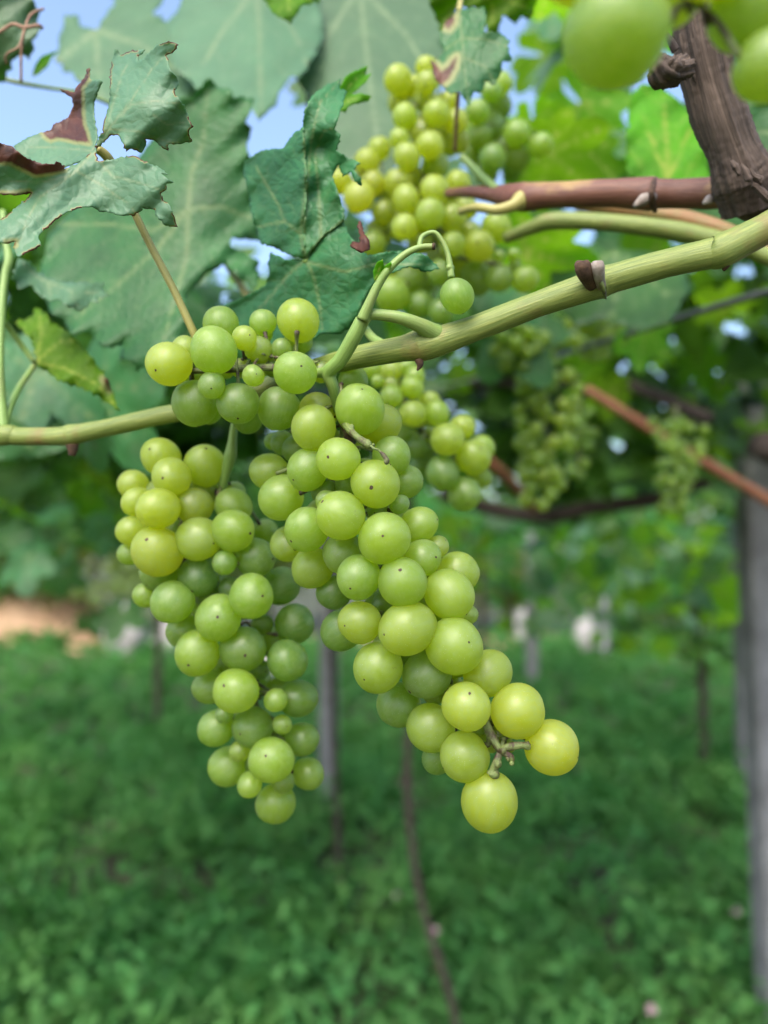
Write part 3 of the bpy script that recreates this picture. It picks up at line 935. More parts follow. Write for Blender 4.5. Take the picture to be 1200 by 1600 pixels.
def tube_part(name, pts, radii_px, mat, parent=VINE, sides=18, sub=7, lump=0.03, ridge=0.0, seed=0, extra=None, label=None):
    """pts (px,py,d), radii in photograph pixels"""
    tb = Tubes().add([tuple(W(*p)) for p in pts], [r * p[2] / FPX for r, p in zip(radii_px, pts)], sides=sides, sub=sub, lump=lump, ridge=ridge, seed=seed)
    if extra: extra(tb)
    return part(name, tb.mesh(name, mat), parent, label)


# main green cane
def node_bits(tb):
    pass


cane = tube_part('cane', [(1260, 322, .245), (1195, 358, .25), (1128, 392, .252), (1112, 396, .253), (1040, 412, .256), (962, 434, .259), (938, 441, .26), (915, 450, .26), (840, 476, .264), (740, 514, .268), (680, 535, .27), (655, 540, .271), (628, 545, .272), (560, 558, .28), (500, 575, .296), (400, 612, .312), (300, 640, .318), (250, 650, .32), (170, 668, .324), (130, 676, .326), (110, 680, .327), (90, 682, .327), (30, 682, .33), (8, 680, .33), (-60, 690, .33)],
                 [26, 24, 27, 23.5, 21.5, 22, 26, 22.5, 20, 20, 23, 25.5, 20, 18, 16, 15, 14, 14, 13.5, 15, 17, 14.5, 14, 16, 14], M_CANE, lump=0.02, ridge=0.012, sides=26)
# node ring, cut stubs and buds on the cane
tube_part('node_stub', [(924, 446, .256), (918, 434, .253), (914, 426, .251), (911, 417, .250), (909, 411, .250), (909, 409, .250)], [11, 12, 13, 13, 11, 5], M_DRY, cane.parent, lump=.15, sides=12, seed=3)
tube_part('node_stub', [(938, 446, .256), (936, 434, .252), (935, 425, .250), (934, 417, .249), (933, 411, .249), (933, 409, .249)], [9, 9, 10, 11, 10, 5], M_BUD, VINE, lump=.12, sides=12, seed=4)
tube_part('node_ring', [(928, 420, .2545), (937, 436, .2515), (943, 452, .2525), (946, 466, .257)], [3, 4, 4, 2], M_RACHIS, VINE, lump=.2, sides=8, seed=5)
tube_part('dry_bud', [(1133, 404, .252), (1134, 414, .252), (1131, 423, .252)], [10, 8, 2], M_DRY, VINE, lump=.15, sides=10, seed=6)
tube_part('dry_bud', [(654, 562, .27), (656, 570, .27), (652, 579, .27)], [8, 6, 1.5], M_DRY, VINE, lump=.15, sides=10, seed=7)
tube_part('dry_bud', [(113, 695, .325), (114, 704, .325), (112, 712, .325)], [9, 7, 5], M_DRY, VINE, lump=.15, sides=10, seed=8)
# old woody arm
arm = tube_part('woody_arm', [(1070, -90, .29), (1082, -20, .292), (1092, 50, .295), (1104, 110, .297), (1124, 180, .30), (1146, 240, .304), (1160, 285, .308), (1168, 330, .312)],
                [42, 40, 40, 39, 38, 40, 46, 38], M_BARK, lump=0.085, ridge=0.045, sides=64, sub=16, seed=11)
tb = Tubes()
rs_ = np.random.default_rng(5)
for k in range(34):   # peeling bark strips along the arm
    t0 = rs_.uniform(0, 0.8); a = rs_.uniform(-1.0, 1.0)
    L = rs_.uniform(.08, .2)
    pts = []
    for q in np.linspace(t0, t0 + L, 5):
        yy = -20 + q * 320; xx = np.interp(yy, [-90, -20, 50, 110, 180, 240, 285, 330], [1070, 1082, 1092, 1104, 1124, 1146, 1160, 1168]); dd = np.interp(yy, [-90, 330], [.29, .312])
        rr = 39.5
        pts.append(tuple(W(xx + math.sin(a) * rr, yy, dd - math.cos(a) * rr / FPX * dd)))
    tb.add(pts, [0.0002, 0.0007, 0.0009, 0.0007, 0.0002], sides=6, sub=4, lump=.3, seed=k)
part('bark_strip', tb.mesh('bark_strip', M_BARK), VINE)
tube_part('woody_arm', [(1152, 300, .315), (1176, 300, .312), (1210, 292, .31), (1290, 270, .31)], [32, 44, 48, 46], M_BARK, VINE, lump=.1, ridge=.05, sides=40, sub=10, seed=13)
tube_part('spur_knot', [(1064, 108, .288), (1048, 112, .286), (1036, 110, .284), (1026, 96, .283), (1018, 90, .283)], [26, 22, 24, 13, 7], M_BARK, VINE, lump=.3, ridge=.16, sides=40, sub=9, seed=14)
tube_part('spur_knot', [(1056, 80, .286), (1046, 62, .285), (1038, 50, .285)], [6, 5, 3], M_DARKBARK, VINE, lump=.2, sides=10, seed=15)
tb = Tubes()
for (x, y, d, r, sd_, tilt) in ((1150, 262, .291, 5, 1, .5), (1166, 270, .290, 6, 2, .35), (1180, 276, .291, 6, 3, .9), (1190, 300, .292, 8, 6, 1.2)):
    c_ = W(x, y, d)
    tb.chunk(tuple(c_), r * d / FPX, axis=(tilt, .1 * rs_.normal(), -1), stretch=2.6, seed=sd_)
part('bark_flake', tb.mesh('bark_flake', M_BARK), VINE)
# reddish cane behind
tube_part('cane', [(1150, 300, .33), (1110, 302, .338), (1060, 303, .345), (1030, 303, .348), (1015, 303, .35), (960, 302, .356), (900, 304, .362), (850, 306, .37), (815, 308, .376), (770, 304, .39), (735, 300, .40), (700, 302, .42)],
          [23, 24, 22, 22, 25, 21, 20, 20, 22, 12, 9, 7], M_RED, VINE, lump=.03, ridge=.012, seed=17, label='reddish brown cane')
tube_part('cane', [(815, 312, .372), (800, 322, .37), (775, 328, .372), (745, 324, .376), (720, 330, .39)], [14, 9, 8, 7, 6], M_PETIOLE, VINE, lump=.04, seed=18)
tube_part('cane', [(798, 305, .378), (780, 298, .385), (755, 278, .395), (735, 258, .405), (722, 245, .41)], [8, 7, 6, 6, 5], M_SHOOT, VINE, seed=19)
tube_part('bud', [(1022, 306, .335), (1006, 312, .332), (992, 322, .331)], [6, 9, 4], M_BUD, VINE, lump=.1, sides=12, seed=20)
tube_part('bud', [(1118, 306, .318), (1108, 312, .316), (1099, 318, .316)], [6, 8, 3], M_BUD, VINE, lump=.1, sides=12, seed=21)
tube_part('node_ring', [(1022, 282, .338), (1018, 300, .328), (1020, 318, .332), (1024, 330, .34)], [4, 5, 5, 3], M_DRY, VINE, lump=.25, sides=8, seed=22)
tube_part('cane', [(1330, 440, .40), (1200, 398, .40), (1150, 370, .40), (1080, 345, .405), (1000, 330, .41), (900, 318, .42)], [13, 13, 14, 14, 12, 10], M_ORANGE, VINE, seed=23)
tube_part('cane', [(1330, 470, .38), (1200, 402, .39), (1130, 378, .395), (1060, 362, .40), (990, 352, .405), (920, 346, .41), (860, 346, .415), (830, 356, .42), (790, 372, .43)], [13, 13, 14, 15, 14, 13, 13, 11, 9], M_CANE, VINE, seed=24)

# young shoot / peduncle at the node of the main bunch
shoot = tube_part('shoot', [(705, 532, .271), (680, 522, .268), (655, 508, .264), (630, 498, .262), (605, 493, .262), (578, 492, .262), (566, 505, .262)], [14, 16, 12, 10, 9, 8.5, 9], M_SHOOT, VINE, lump=.02, sides=16)
tube_part('shoot', [(566, 500, .2605), (578, 472, .259), (592, 443, .258), (608, 420, .257), (632, 398, .257), (655, 387, .257), (678, 385, .257)], [9.5, 7.5, 6.8, 6.2, 5.5, 5, 5], M_SHOOT, VINE, sides=14)
tube_part('cut_end', [(676, 385, .2568), (680, 385, .2566)], [5.5, 5], M_SCAR, VINE, sides=10, sub=2)
for poly in ([(585, 440), (583, 424), (589, 410), (598, 405), (600, 415), (596, 428)], [(596, 432), (600, 416), (611, 409), (612, 415), (606, 428), (599, 438)]):
    P = np.array(poly, float); c0 = P.mean(0)
    me = leaf_mesh('bract', [dict(poly=P, depth=[(*c0, .2575), (*(P[0]), .257), (*(P[3]), .2545), (*(P[1]), .2565)], spacing=3, veins=[[P[0], P[3]]], vw=1.2, sides=None, jitter=.2)], M_LEAF_YOUNG_BACKLIT)
    solid(part('bract', me, VINE))

# ------------------------------------------------------------------ near leaves traced flap by flap, each at its own depth
def petiole(pts, r, mat=None, parent=VINE, name='petiole'):
    return tube_part(name, pts, r, mat or M_PETIOLE, parent, sides=10, sub=6, lump=.02)


def A(*p): return np.array(p, float)


# leaf A: curled leaf with dry edges
A1 = A((148, 235), (160, 203), (171, 160), (173, 112), (179, 77), (184, 77), (187, 87), (205, 80), (227, 78), (216, 87), (217, 97), (232, 83), (248, 69), (263, 64), (279, 70), (269, 83), (259, 87), (264, 99), (267, 111), (276, 120), (280, 131), (273, 144), (281, 157), (291, 171), (295, 187), (303, 197), (295, 204), (300, 221), (280, 225), (264, 225), (263, 235), (248, 227), (241, 219), (227, 217), (228, 227), (221, 239), (205, 232), (197, 237), (192, 224), (184, 211), (171, 213), (157, 229))
A2 = A((150, 231), (152, 250), (155, 252), (171, 250), (192, 245), (211, 244), (232, 255), (251, 263), (263, 273), (251, 272), (271, 285), (260, 287), (260, 296), (252, 301), (255, 313), (264, 319), (272, 337), (278, 355), (259, 353), (243, 337), (241, 327), (221, 324), (223, 328), (211, 337), (187, 336), (173, 332), (155, 331), (144, 323), (123, 325), (104, 332), (85, 345), (72, 357), (61, 367), (65, 384), (51, 391), (27, 401), (20, 387), (24, 377), (11, 381), (-16, 377), (-30, 350), (0, 345), (45, 308), (48, 302), (27, 305), (-22, 303), (-22, 222), (0, 223), (20, 229), (35, 243), (60, 254), (85, 257), (88, 252), (101, 258), (100, 264), (120, 257), (135, 245))
A4 = A((148, 233), (153, 213), (148, 187), (147, 160), (160, 128), (157, 124), (141, 124), (140, 106), (136, 108), (133, 120), (120, 136), (116, 145), (107, 141), (93, 139), (101, 145), (113, 153), (115, 165), (107, 184), (83, 195), (80, 203), (61, 208), (35, 219), (21, 229), (27, 240), (60, 258), (85, 262), (101, 262), (135, 248))
leafA = part('leaf', leaf_mesh('leaf', [
    dict(poly=A1, spacing=3.2, depth=[(150, 232, .272), (175, 110, .285), (205, 85, .280), (262, 68, .262), (278, 130, .262), (300, 200, .268), (262, 230, .272), (222, 235, .268), (215, 150, .2645), (185, 190, .268), (240, 180, .262)],
         veins=[A((150, 234), (172, 200), (205, 158), (238, 108), (268, 76)), A((190, 182), (205, 164), (240, 158), (284, 162)), A((172, 202), (215, 205), (262, 222), (298, 220)), A((165, 205), (178, 160), (190, 120), (205, 90)), A((240, 180), (262, 195), (292, 190))], vw=2.0, sides=(20, 34), jitter=.9, edge_brown=2.0, ruffle=.0016),
    dict(poly=A2, spacing=3.4, depth=[(150, 235, .272), (200, 250, .268), (262, 275, .262), (276, 350, .266), (190, 330, .268), (120, 290, .268), (60, 330, .262), (0, 375, .256), (30, 398, .255), (-20, 300, .262), (-20, 225, .256), (40, 246, .257), (90, 262, .264), (50, 300, .266), (220, 300, .264)],
         veins=[A((148, 238), (110, 275), (60, 310), (40, 350), (25, 395)), A((120, 268), (160, 290), (200, 318), (212, 334)), A((150, 245), (175, 275), (215, 285), (262, 300)), A((110, 275), (60, 285), (-20, 280))], vw=2.2, sides=(26, 44), jitter=.8, edge_brown=1.9, ruffle=.0012,
         browns=[A((-24, 215), (0, 221), (20, 227), (36, 240), (60, 251), (85, 254), (102, 256), (101, 266), (80, 270), (55, 273), (35, 263), (15, 253), (-24, 256)), A((10, 378), (25, 377), (24, 384), (8, 386)), A((-22, 300), (20, 303), (45, 299), (46, 304), (20, 309), (-22, 309))]),
    dict(poly=A4, spacing=3.2, depth=[(148, 234, .273), (150, 180, .280), (156, 128, .272), (138, 110, .278), (97, 140, .290), (110, 180, .292), (30, 230, .292), (60, 255, .284), (100, 235, .284), (130, 170, .286)],
         veins=[A((148, 234), (130, 205), (128, 160), (136, 115)), A((146, 236), (100, 232), (40, 230))], vw=1.8, sides=(24, 30), jitter=.7, rimw=5, ruffle=.001,
         browns=[A((143, 104), (134, 104), (131, 120), (118, 134), (114, 143), (92, 136), (98, 147), (111, 155), (111, 166), (104, 182), (80, 192), (66, 206), (72, 215), (80, 219), (92, 216), (105, 218), (115, 221), (140, 224), (136, 208), (131, 195), (129, 175), (129, 150), (128, 138), (140, 123))])], M_LEAF_PALE),
    VINE, 'pale curled leaf with rust brown dry edges')
solid(leafA)
petiole([(152, 232, .276), (168, 246, .279), (186, 276, .284), (210, 332, .287), (236, 385, .288), (270, 450, .289), (305, 525, .292), (330, 580, .30)], [7, 7.5, 6.5, 6, 6, 6, 6.5, 7], parent=VINE)

# leaf B: folded leaf behind the shoot
B1 = A((477, 405), (474, 370), (479, 292), (475, 237), (473, 196), (477, 169), (488, 149), (510, 133), (532, 123), (530, 138), (542, 143), (538, 155), (530, 180), (523, 202), (532, 210), (532, 221), (524, 235), (543, 246), (563, 255), (553, 265), (565, 279), (565, 291), (554, 284), (548, 268), (535, 276), (530, 256), (519, 276), (527, 298), (537, 325), (538, 345), (502, 372))
B2 = A((477, 405), (455, 399), (431, 388), (407, 380), (395, 342), (387, 298), (381, 270), (383, 251), (409, 235), (431, 232), (442, 232), (458, 210), (474, 198), (477, 237), (480, 292), (476, 370))
B3 = A((477, 405), (444, 405), (424, 394), (418, 412), (421, 425), (414, 446), (381, 463), (338, 482), (350, 520), (400, 550), (470, 550), (500, 522), (530, 522), (543, 515), (560, 493), (565, 471), (585, 441), (600, 430), (640, 416), (665, 425), (687, 420), (668, 400), (640, 392), (604, 393), (574, 400), (543, 364), (538, 344), (502, 371))
leafB = part('leaf', leaf_mesh('leaf', [
    dict(poly=B1, spacing=3.6, depth=[(477, 405, .305), (502, 372, .302), (538, 345, .30), (478, 290, .298), (474, 196, .30), (500, 142, .305), (532, 125, .312), (505, 230, .306), (525, 210, .296), (497, 300, .306), (535, 260, .30), (563, 270, .296), (530, 310, .298)],
         veins=[A((477, 405), (474, 365), (480, 292), (486, 220), (500, 160), (530, 128)), A((502, 372), (498, 300), (492, 240), (505, 205), (522, 200)), A((477, 405), (502, 372), (538, 344))], vw=2.6, sides=(30, 36), ruffle=.0015),
    dict(poly=B2, spacing=4.0, depth=[(477, 405, .305), (478, 290, .2985), (474, 200, .301), (383, 255, .335), (395, 342, .33), (430, 388, .318), (430, 300, .322), (455, 220, .31)],
         veins=[A((477, 405), (470, 366), (446, 346), (436, 322), (400, 260)), A((446, 346), (400, 355)), A((470, 366), (478, 292), (476, 210))], vw=2.8, sides=(30, 46), ruffle=.002),
    dict(poly=B3, spacing=4.0, depth=[(477, 405, .305), (502, 372, .302), (538, 345, .30), (424, 396, .32), (340, 482, .345), (400, 548, .33), (470, 548, .312), (530, 522, .298), (565, 471, .292), (600, 410, .285), (685, 420, .285), (500, 460, .304), (545, 420, .292)],
         veins=[A((477, 405), (490, 430), (500, 475), (504, 518)), A((477, 405), (502, 372), (538, 344)), A((477, 405), (450, 430), (400, 490)), A((482, 410), (540, 425), (590, 412), (680, 415))], vw=2.8, sides=(34, 60), ruffle=.0018)], M_LEAF), VINE, 'dark folded leaf with one lobe standing upright')
solid(leafB)
for poly in ([(558, 352), (563, 345), (568, 362), (577, 378), (578, 390), (566, 395), (556, 390), (547, 384), (552, 378), (562, 380), (563, 368)],):
    P = A(*poly)
    me = leaf_mesh('dry_scrap', [dict(poly=P, depth=[(*P[0], .288), (*P[4], .281), (*P[8], .284), (*P[6], .279)], spacing=2.5, jitter=.6, sides=None, ruffle=.002, browns=[P.mean(0) + A((-60, -60), (60, -60), (60, 60), (-60, 60))])], M_LEAF)
    solid(part('dry_scrap', me, VINE), .0006)
petiole([(477, 405, .306), (505, 425, .315), (540, 460, .318), (575, 520, .30), (600, 540, .285)], [6, 6, 6, 7, 8], M_SHOOT)

# leaf C: broad soft leaf behind
C1 = A((311, 137), (318, 128), (330, 122), (340, 137), (362, 141), (365, 154), (380, 150), (397, 154), (384, 192), (394, 200), (386, 230), (404, 300), (420, 350), (407, 378), (362, 372), (359, 385), (385, 398), (406, 410), (401, 420), (406, 432), (397, 451), (371, 432), (352, 413), (321, 429), (302, 451), (292, 464), (289, 490), (292, 512), (280, 530), (276, 556), (255, 570), (244, 560), (232, 594), (225, 572), (214, 582), (205, 566), (188, 562), (193, 534), (176, 545), (156, 540), (140, 520), (112, 524), (96, 500), (80, 490), (60, 440), (75, 370), (110, 330), (180, 290), (225, 235), (250, 200), (262, 165), (285, 150), (300, 152))
leafC = part('leaf', leaf_mesh('leaf', [
    dict(poly=C1, spacing=6, depth=[(294, 328, .42), (325, 130, .425), (395, 160, .425), (410, 370, .43), (400, 440, .415), (270, 560, .385), (200, 560, .395), (70, 440, .43), (110, 340, .45), (250, 210, .435), (200, 420, .42), (340, 230, .425)],
         veins=[A((294, 328), (300, 270), (318, 220), (325, 135)), A((294, 328), (345, 322), (400, 345)), A((294, 328), (292, 400), (270, 480), (245, 575)), A((294, 328), (240, 360), (170, 350), (90, 350)), A((294, 328), (245, 390), (190, 440), (110, 505))], vw=4.0, sides=(40, 90), jitter=1.2, ruffle=.003)], M_LEAF), VINE, 'broad soft green leaf')
solid(leafC)
petiole([(294, 328, .422), (320, 360, .44), (360, 420, .44), (420, 520, .40), (440, 590, .33)], [6, 6, 6, 6, 6], M_PETIOLE)

# paler leaves high above, against the sky
def quick(poly, depth, veins, mat, sp=7, vw=4, label=None, browns=(), sides=(46, 90), jitter=1.5, ruffle=.003, rimw=6, eb=0):
    o = part('leaf', leaf_mesh('leaf', [dict(poly=A(*poly), depth=depth, veins=[A(*v) for v in veins], spacing=sp, vw=vw, sides=sides, jitter=jitter, ruffle=ruffle, browns=[A(*b) for b in browns], rimw=rimw, edge_brown=eb)], mat), VINE, label)
    return solid(o)


quick([(440, -50), (700, -50), (712, 20), (690, 60), (696, 100), (672, 130), (676, 170), (650, 195), (648, 240), (615, 262), (598, 318), (572, 285), (560, 300), (545, 262), (520, 262), (505, 215), (482, 190), (478, 150), (455, 110), (450, 40)],
      [(570, -40, .64), (450, 40, .60), (705, 20, .60), (600, 300, .48), (480, 170, .535), (670, 150, .535), (570, 120, .545)],
      [[(560, -50), (570, 60), (582, 160), (600, 300)], [(562, -20), (510, 60), (486, 150)], [(562, -20), (640, 60), (672, 130)]], M_LEAF_PALE, sp=6, vw=3.5, label='big pale leaf overhead')
quick([(262, 40), (275, 22), (300, -30), (470, -50), (500, 0), (505, 60), (488, 92), (470, 120), (452, 122), (440, 140), (428, 168), (405, 190), (392, 165), (360, 178), (345, 150), (312, 150), (300, 128), (270, 110)],
      [(400, -30, .585), (300, 0, .57), (490, 40, .57), (410, 180, .47), (290, 110, .51), (400, 90, .52)],
      [[(400, -40), (405, 50), (408, 180)], [(400, -20), (340, 60), (305, 130)], [(400, -20), (460, 50), (480, 100)]], M_LEAF_PALE, sp=6, vw=3.5)
quick([(395, -40), (520, -50), (500, 0), (470, 10), (455, 38), (440, 28), (425, 20)], [(450, -40, .42), (450, 35, .40), (410, -10, .41), (505, -5, .415)], [[(450, -50), (452, 34)]], M_LEAF_YOUNG_BACKLIT, sp=5, vw=2.5)
quick([(101, 22), (117, 22), (128, 42), (152, 47), (168, 20), (180, -5), (190, -40), (275, -40), (252, 8), (238, 20), (262, 34), (278, 20), (300, 10), (312, 60), (305, 140), (280, 190), (230, 190), (180, 170), (140, 150), (128, 130), (118, 125), (110, 112), (100, 114), (98, 100), (86, 96), (92, 70)],
      [(150, 60, .56), (250, -20, .61), (300, 60, .57), (240, 180, .50), (95, 90, .55)], [[(150, 48), (152, 100), (160, 160)], [(150, 48), (220, 70), (290, 120)], [(150, 48), (110, 80), (90, 95)]], M_LEAF_PALE, sp=7)
quick([(-30, -30), (46, -30), (52, 0), (62, 20), (58, 32), (64, 44), (58, 56), (50, 64), (54, 76), (47, 94), (38, 86), (28, 88), (18, 95), (20, 108), (10, 112), (8, 128), (-30, 132)], [(-20, 0, .40), (60, 30, .41), (0, 125, .42), (30, 60, .405)], [[(-30, 40), (10, 42), (60, 40)], [(-30, 40), (0, 90)]], M_LEAF_PALE, sp=6)
quick([(50, 120), (56, 100), (66, 88), (80, 82), (90, 80), (80, 90), (74, 104), (60, 116)], [(50, 118, .44), (88, 82, .45), (66, 100, .445), (70, 92, .44)], [[(50, 119), (88, 81)]], M_LEAF_YOUNG_BACKLIT, sp=4, vw=2, sides=None, jitter=.4)
# leaf H over the upper bunch
quick([(717, 16), (757, 11), (760, 27), (757, 51), (768, 49), (781, 51), (797, 64), (793, 72), (795, 80), (800, 96), (785, 96), (784, 112), (773, 133), (757, 125), (756, 138), (749, 145), (739, 144), (733, 165), (725, 155), (720, 144), (704, 147), (693, 136), (680, 125), (672, 93), (680, 97), (693, 80), (688, 64), (687, 53), (696, 35), (707, 24)],
      [(717, 16, .375), (760, 20, .365), (797, 70, .36), (775, 130, .36), (730, 160, .355), (685, 125, .362), (690, 60, .372), (725, 80, .364)],
      [[(717, 16), (722, 60), (726, 110), (731, 158)], [(722, 60), (760, 62), (795, 74)], [(724, 90), (760, 105), (772, 130)], [(722, 60), (700, 75), (678, 95)]], M_LEAF, sp=3.2, vw=2.2, sides=(24, 34), jitter=.7, ruffle=.0015,
      browns=[[(668, 90), (680, 98), (690, 111), (700, 104), (708, 92), (714, 88), (712, 105), (702, 124), (690, 134), (676, 124)], [(694, 32), (712, 20), (710, 36), (702, 46), (695, 44)]], rimw=7, label='drooping leaf with a brown dry patch')
petiole([(716, 146, .375), (713, 190, .385), (711, 235, .40)], [3.2, 3, 3], M_TWIG, name='tendril')
petiole([(717, 18, .376), (722, -10, .39), (735, -60, .41)], [4, 4, 4])
quick([(660, -30), (790, -30), (838, -5), (834, 18), (826, 32), (815, 25), (806, 40), (795, 30), (785, 24), (778, 52), (760, 50), (757, 15), (720, 10), (700, 30), (690, 50), (680, 30)], [(740, -20, .42), (830, 10, .43), (770, 45, .43), (690, 40, .43), (680, -20, .42)],
      [[(740, -30), (770, 10), (768, 48)], [(740, -30), (800, 5), (832, 14)], [(740, -30), (700, 30)]], M_LEAF_YOUNG_BACKLIT, sp=5, vw=2.6)
# small bright tip beside the folded leaf
quick([(528, 142), (540, 120), (556, 110), (574, 103), (570, 118), (580, 115), (572, 128), (556, 142), (548, 148), (566, 146), (580, 150), (576, 158), (556, 162), (544, 166), (540, 176), (530, 172)], [(530, 150, .34), (574, 105, .35), (578, 152, .345), (540, 172, .345)], [[(530, 152), (550, 130), (574, 105)], [(535, 162), (555, 154), (578, 152)]], M_LEAF_YOUNG_BACKLIT, sp=4, vw=1.6, sides=None, jitter=.4)
# left edge leaves
leafI = quick([(22, 502), (40, 500), (52, 493), (56, 481), (72, 488), (79, 504), (106, 517), (126, 538), (144, 558), (162, 585), (173, 603), (180, 625), (191, 646), (172, 632), (157, 623), (155, 619), (126, 605), (99, 598), (76, 583), (58, 571), (56, 558), (45, 526)],
              [(56, 566, .375), (60, 485, .40), (25, 502, .395), (110, 520, .385), (190, 645, .36), (100, 598, .368), (150, 575, .368)],
              [[(56, 566), (75, 550), (100, 530), (120, 532)], [(56, 566), (100, 575), (150, 600), (188, 642)], [(56, 566), (64, 530), (62, 490)], [(56, 566), (40, 520), (26, 503)]], M_LEAF_YOUNG_BACKLIT, sp=4.5, vw=2.2, label='thin yellow green leaf seen against the light', browns=[[(160, 592), (175, 588), (178, 606), (170, 610)]])
petiole([(56, 567, .376), (46, 582, .37), (30, 606, .355), (14, 640, .338), (5, 668, .332)], [4, 4.5, 5, 6, 8], M_SHOOT)
petiole([(54, 566, .374), (34, 540, .372), (14, 512, .366), (2, 498, .36)], [4, 4.5, 4.5, 4], M_SHOOT)
tube_part('shoot', [(6, 672, .332), (2, 620, .335), (0, 560, .338), (3, 480, .345), (8, 430, .35), (14, 405, .352), (8, 370, .355), (4, 330, .36)], [9, 7, 6, 6, 6, 7, 5, 5], M_SHOOT, VINE, sides=12)
quick([(19, 432), (25, 416), (29, 403), (40, 408), (49, 414), (74, 434), (101, 440), (135, 441), (162, 441), (160, 450), (172, 463), (155, 463), (155, 472), (142, 471), (137, 479), (124, 487), (115, 480), (108, 481), (98, 474), (90, 468), (79, 472), (66, 466), (58, 457), (48, 445), (38, 450), (29, 452), (25, 440)],
      [(30, 405, .37), (25, 448, .36), (75, 435, .375), (80, 470, .355), (160, 442, .375), (125, 485, .352), (170, 462, .362), (110, 455, .358)], [[(30, 405), (60, 435), (110, 455), (168, 460)], [(75, 442), (80, 470)], [(110, 455), (124, 484)]], M_LEAF_PALE, sp=4.5, vw=2.2, sides=(26, 30))
quick([(-40, 660), (-20, 600), (20, 590), (70, 600), (100, 625), (120, 660), (110, 700), (60, 715), (0, 720)], [(0, 650, .55), (100, 640, .58), (50, 710, .54), (30, 600, .6)], [[(0, 650), (60, 650), (118, 660)], [(0, 650), (50, 700)]], M_LEAF, sp=8)
# right side leaves
quick([(1125, 150), (1150, 140), (1200, 142), (1260, 160), (1260, 330), (1205, 335), (1190, 300), (1165, 270), (1150, 240), (1128, 200)], [(1130, 160, .43), (1250, 160, .42), (1250, 330, .41), (1160, 260, .43)], [[(1250, 200), (1180, 210), (1130, 190)], [(1250, 200), (1210, 270), (1200, 330)]], M_LEAF, sp=8)
quick([(978, 260), (980, 190), (985, 150), (1000, 132), (1030, 130), (1052, 150), (1100, 190), (1110, 290), (1060, 330), (1000, 330)], [(980, 200, .47), (1020, 132, .48), (1100, 250, .46), (1030, 320, .45)], [[(1045, 330), (1042, 230), (1035, 140)], [(1043, 280), (1010, 200)], [(1043, 280), (1080, 200)]], M_LEAF_YOUNG_BACKLIT, sp=7)
quick([(860, 400), (900, 380), (960, 390), (1020, 395), (1065, 410), (1080, 450), (1050, 500), (1000, 520), (950, 500), (900, 510), (860, 470)], [(960, 390, .62), (1070, 430, .60), (960, 510, .56), (870, 440, .62)], [[(960, 390), (965, 450), (955, 500)], [(960, 390), (1020, 440), (1060, 480)], [(960, 390), (900, 440), (870, 470)]], M_LEAF, sp=9)
# wiry tendrils on the upper left
tb = Tubes()
for pts, r in (([(-20, 62, .36), (0, 50, .36), (20, 38, .36), (38, 43, .358), (60, 40, .36), (66, 44, .362)], 2.6), ([(40, 42, .358), (44, 30, .36), (52, 20, .362), (68, 14, .366)], 2.0), ([(39, 44, .358), (35, 66, .36), (33, 90, .362), (33, 128, .366)], 2.0), ([(38, 46, .358), (30, 72, .356), (14, 82, .356), (8, 90, .358), (11, 100, .36)], 1.6)):
    tb.add([tuple(W(*p)) for p in pts], [r * p[2] / FPX for p in pts], sides=8, sub=6, lump=.08)
part('tendril', tb.mesh('tendril', M_TWIG), VINE)
tube_part('shoot', [(-40, 112, .43), (25, 128, .43), (70, 136, .435), (130, 146, .44), (190, 170, .46)], [3, 3.5, 3, 3, 3], M_SHOOT, VINE, sides=8)

# generic lobed leaves for the rest of the near canopy
def generic_outline(seed):
    rs = np.random.default_rng(seed)
    lobes = [(0, 1.0), (52, .88), (-52, .88), (108, .66), (-108, .66), (150, .5), (-150, .5)]
    lobes = [(a + rs.normal(0, 4), l * rs.uniform(.9, 1.08)) for a, l in lobes]
    pts = []
    for th in np.linspace(-172, 172, 110):
        r = 0
        for a, L in lobes:
            dd = abs(th - a)
            r = max(r, L * (max(0, 1 - (dd / 46.0) ** 1.5) * .45 + .55 * math.exp(-(dd / 42.0) ** 2)))
        tooth = ((th * 0.145 + seed) % 1.0)
        r *= 0.93 + 0.11 * (tooth if tooth < .75 else (1 - tooth) * 3)
        r = max(r, .16)
        pts.append((r * math.sin(math.radians(th)), r * math.cos(math.radians(th))))
    pts = [(-0.02, 0.0)] + pts + [(0.02, 0.0)]
    return np.array(pts), lobes


GEN = []
for s in range(6):
    out, lobes = generic_outline(s + 1)
    veins = [A((0, 0), (L * .5 * math.sin(math.radians(a)), L * .5 * math.cos(math.radians(a))), (L * .95 * math.sin(math.radians(a)), L * .95 * math.cos(math.radians(a)))) for a, L in lobes[:5]]
    P2, tris, v, b, vd = flat_leaf(out, .075, veins, .022, jitter=.004, seed=s, sides=(.2, .38))
    rs = np.random.default_rng(s)
    r = np.linalg.norm(P2, axis=1); th = np.arctan2(P2[:, 0], P2[:, 1])
    z = -.22 * r ** 2 * rs.uniform(.3, 1.4) + .10 * np.abs(P2[:, 0]) * rs.uniform(-.5, 1.5) + .05 * r * np.sin(3 * th + rs.uniform(0, 6)) + .04 * np.minimum(vd / .12, 1) + .05 * r ** 2 * np.sin(7 * th + rs.uniform(0, 6))
    for mi, mat in enumerate((M_LEAF, M_LEAF_YOUNG_BACKLIT, M_LEAF_PALE)):
        GEN.append(mesh_np('leaf', np.column_stack([P2, z]), tris, mat, attrs={'vein': ('FLOAT', v), 'brown': ('FLOAT', b), 'lc': ('FLOAT_VECTOR', np.column_stack([P2 * .06, np.zeros(len(P2))]))}))


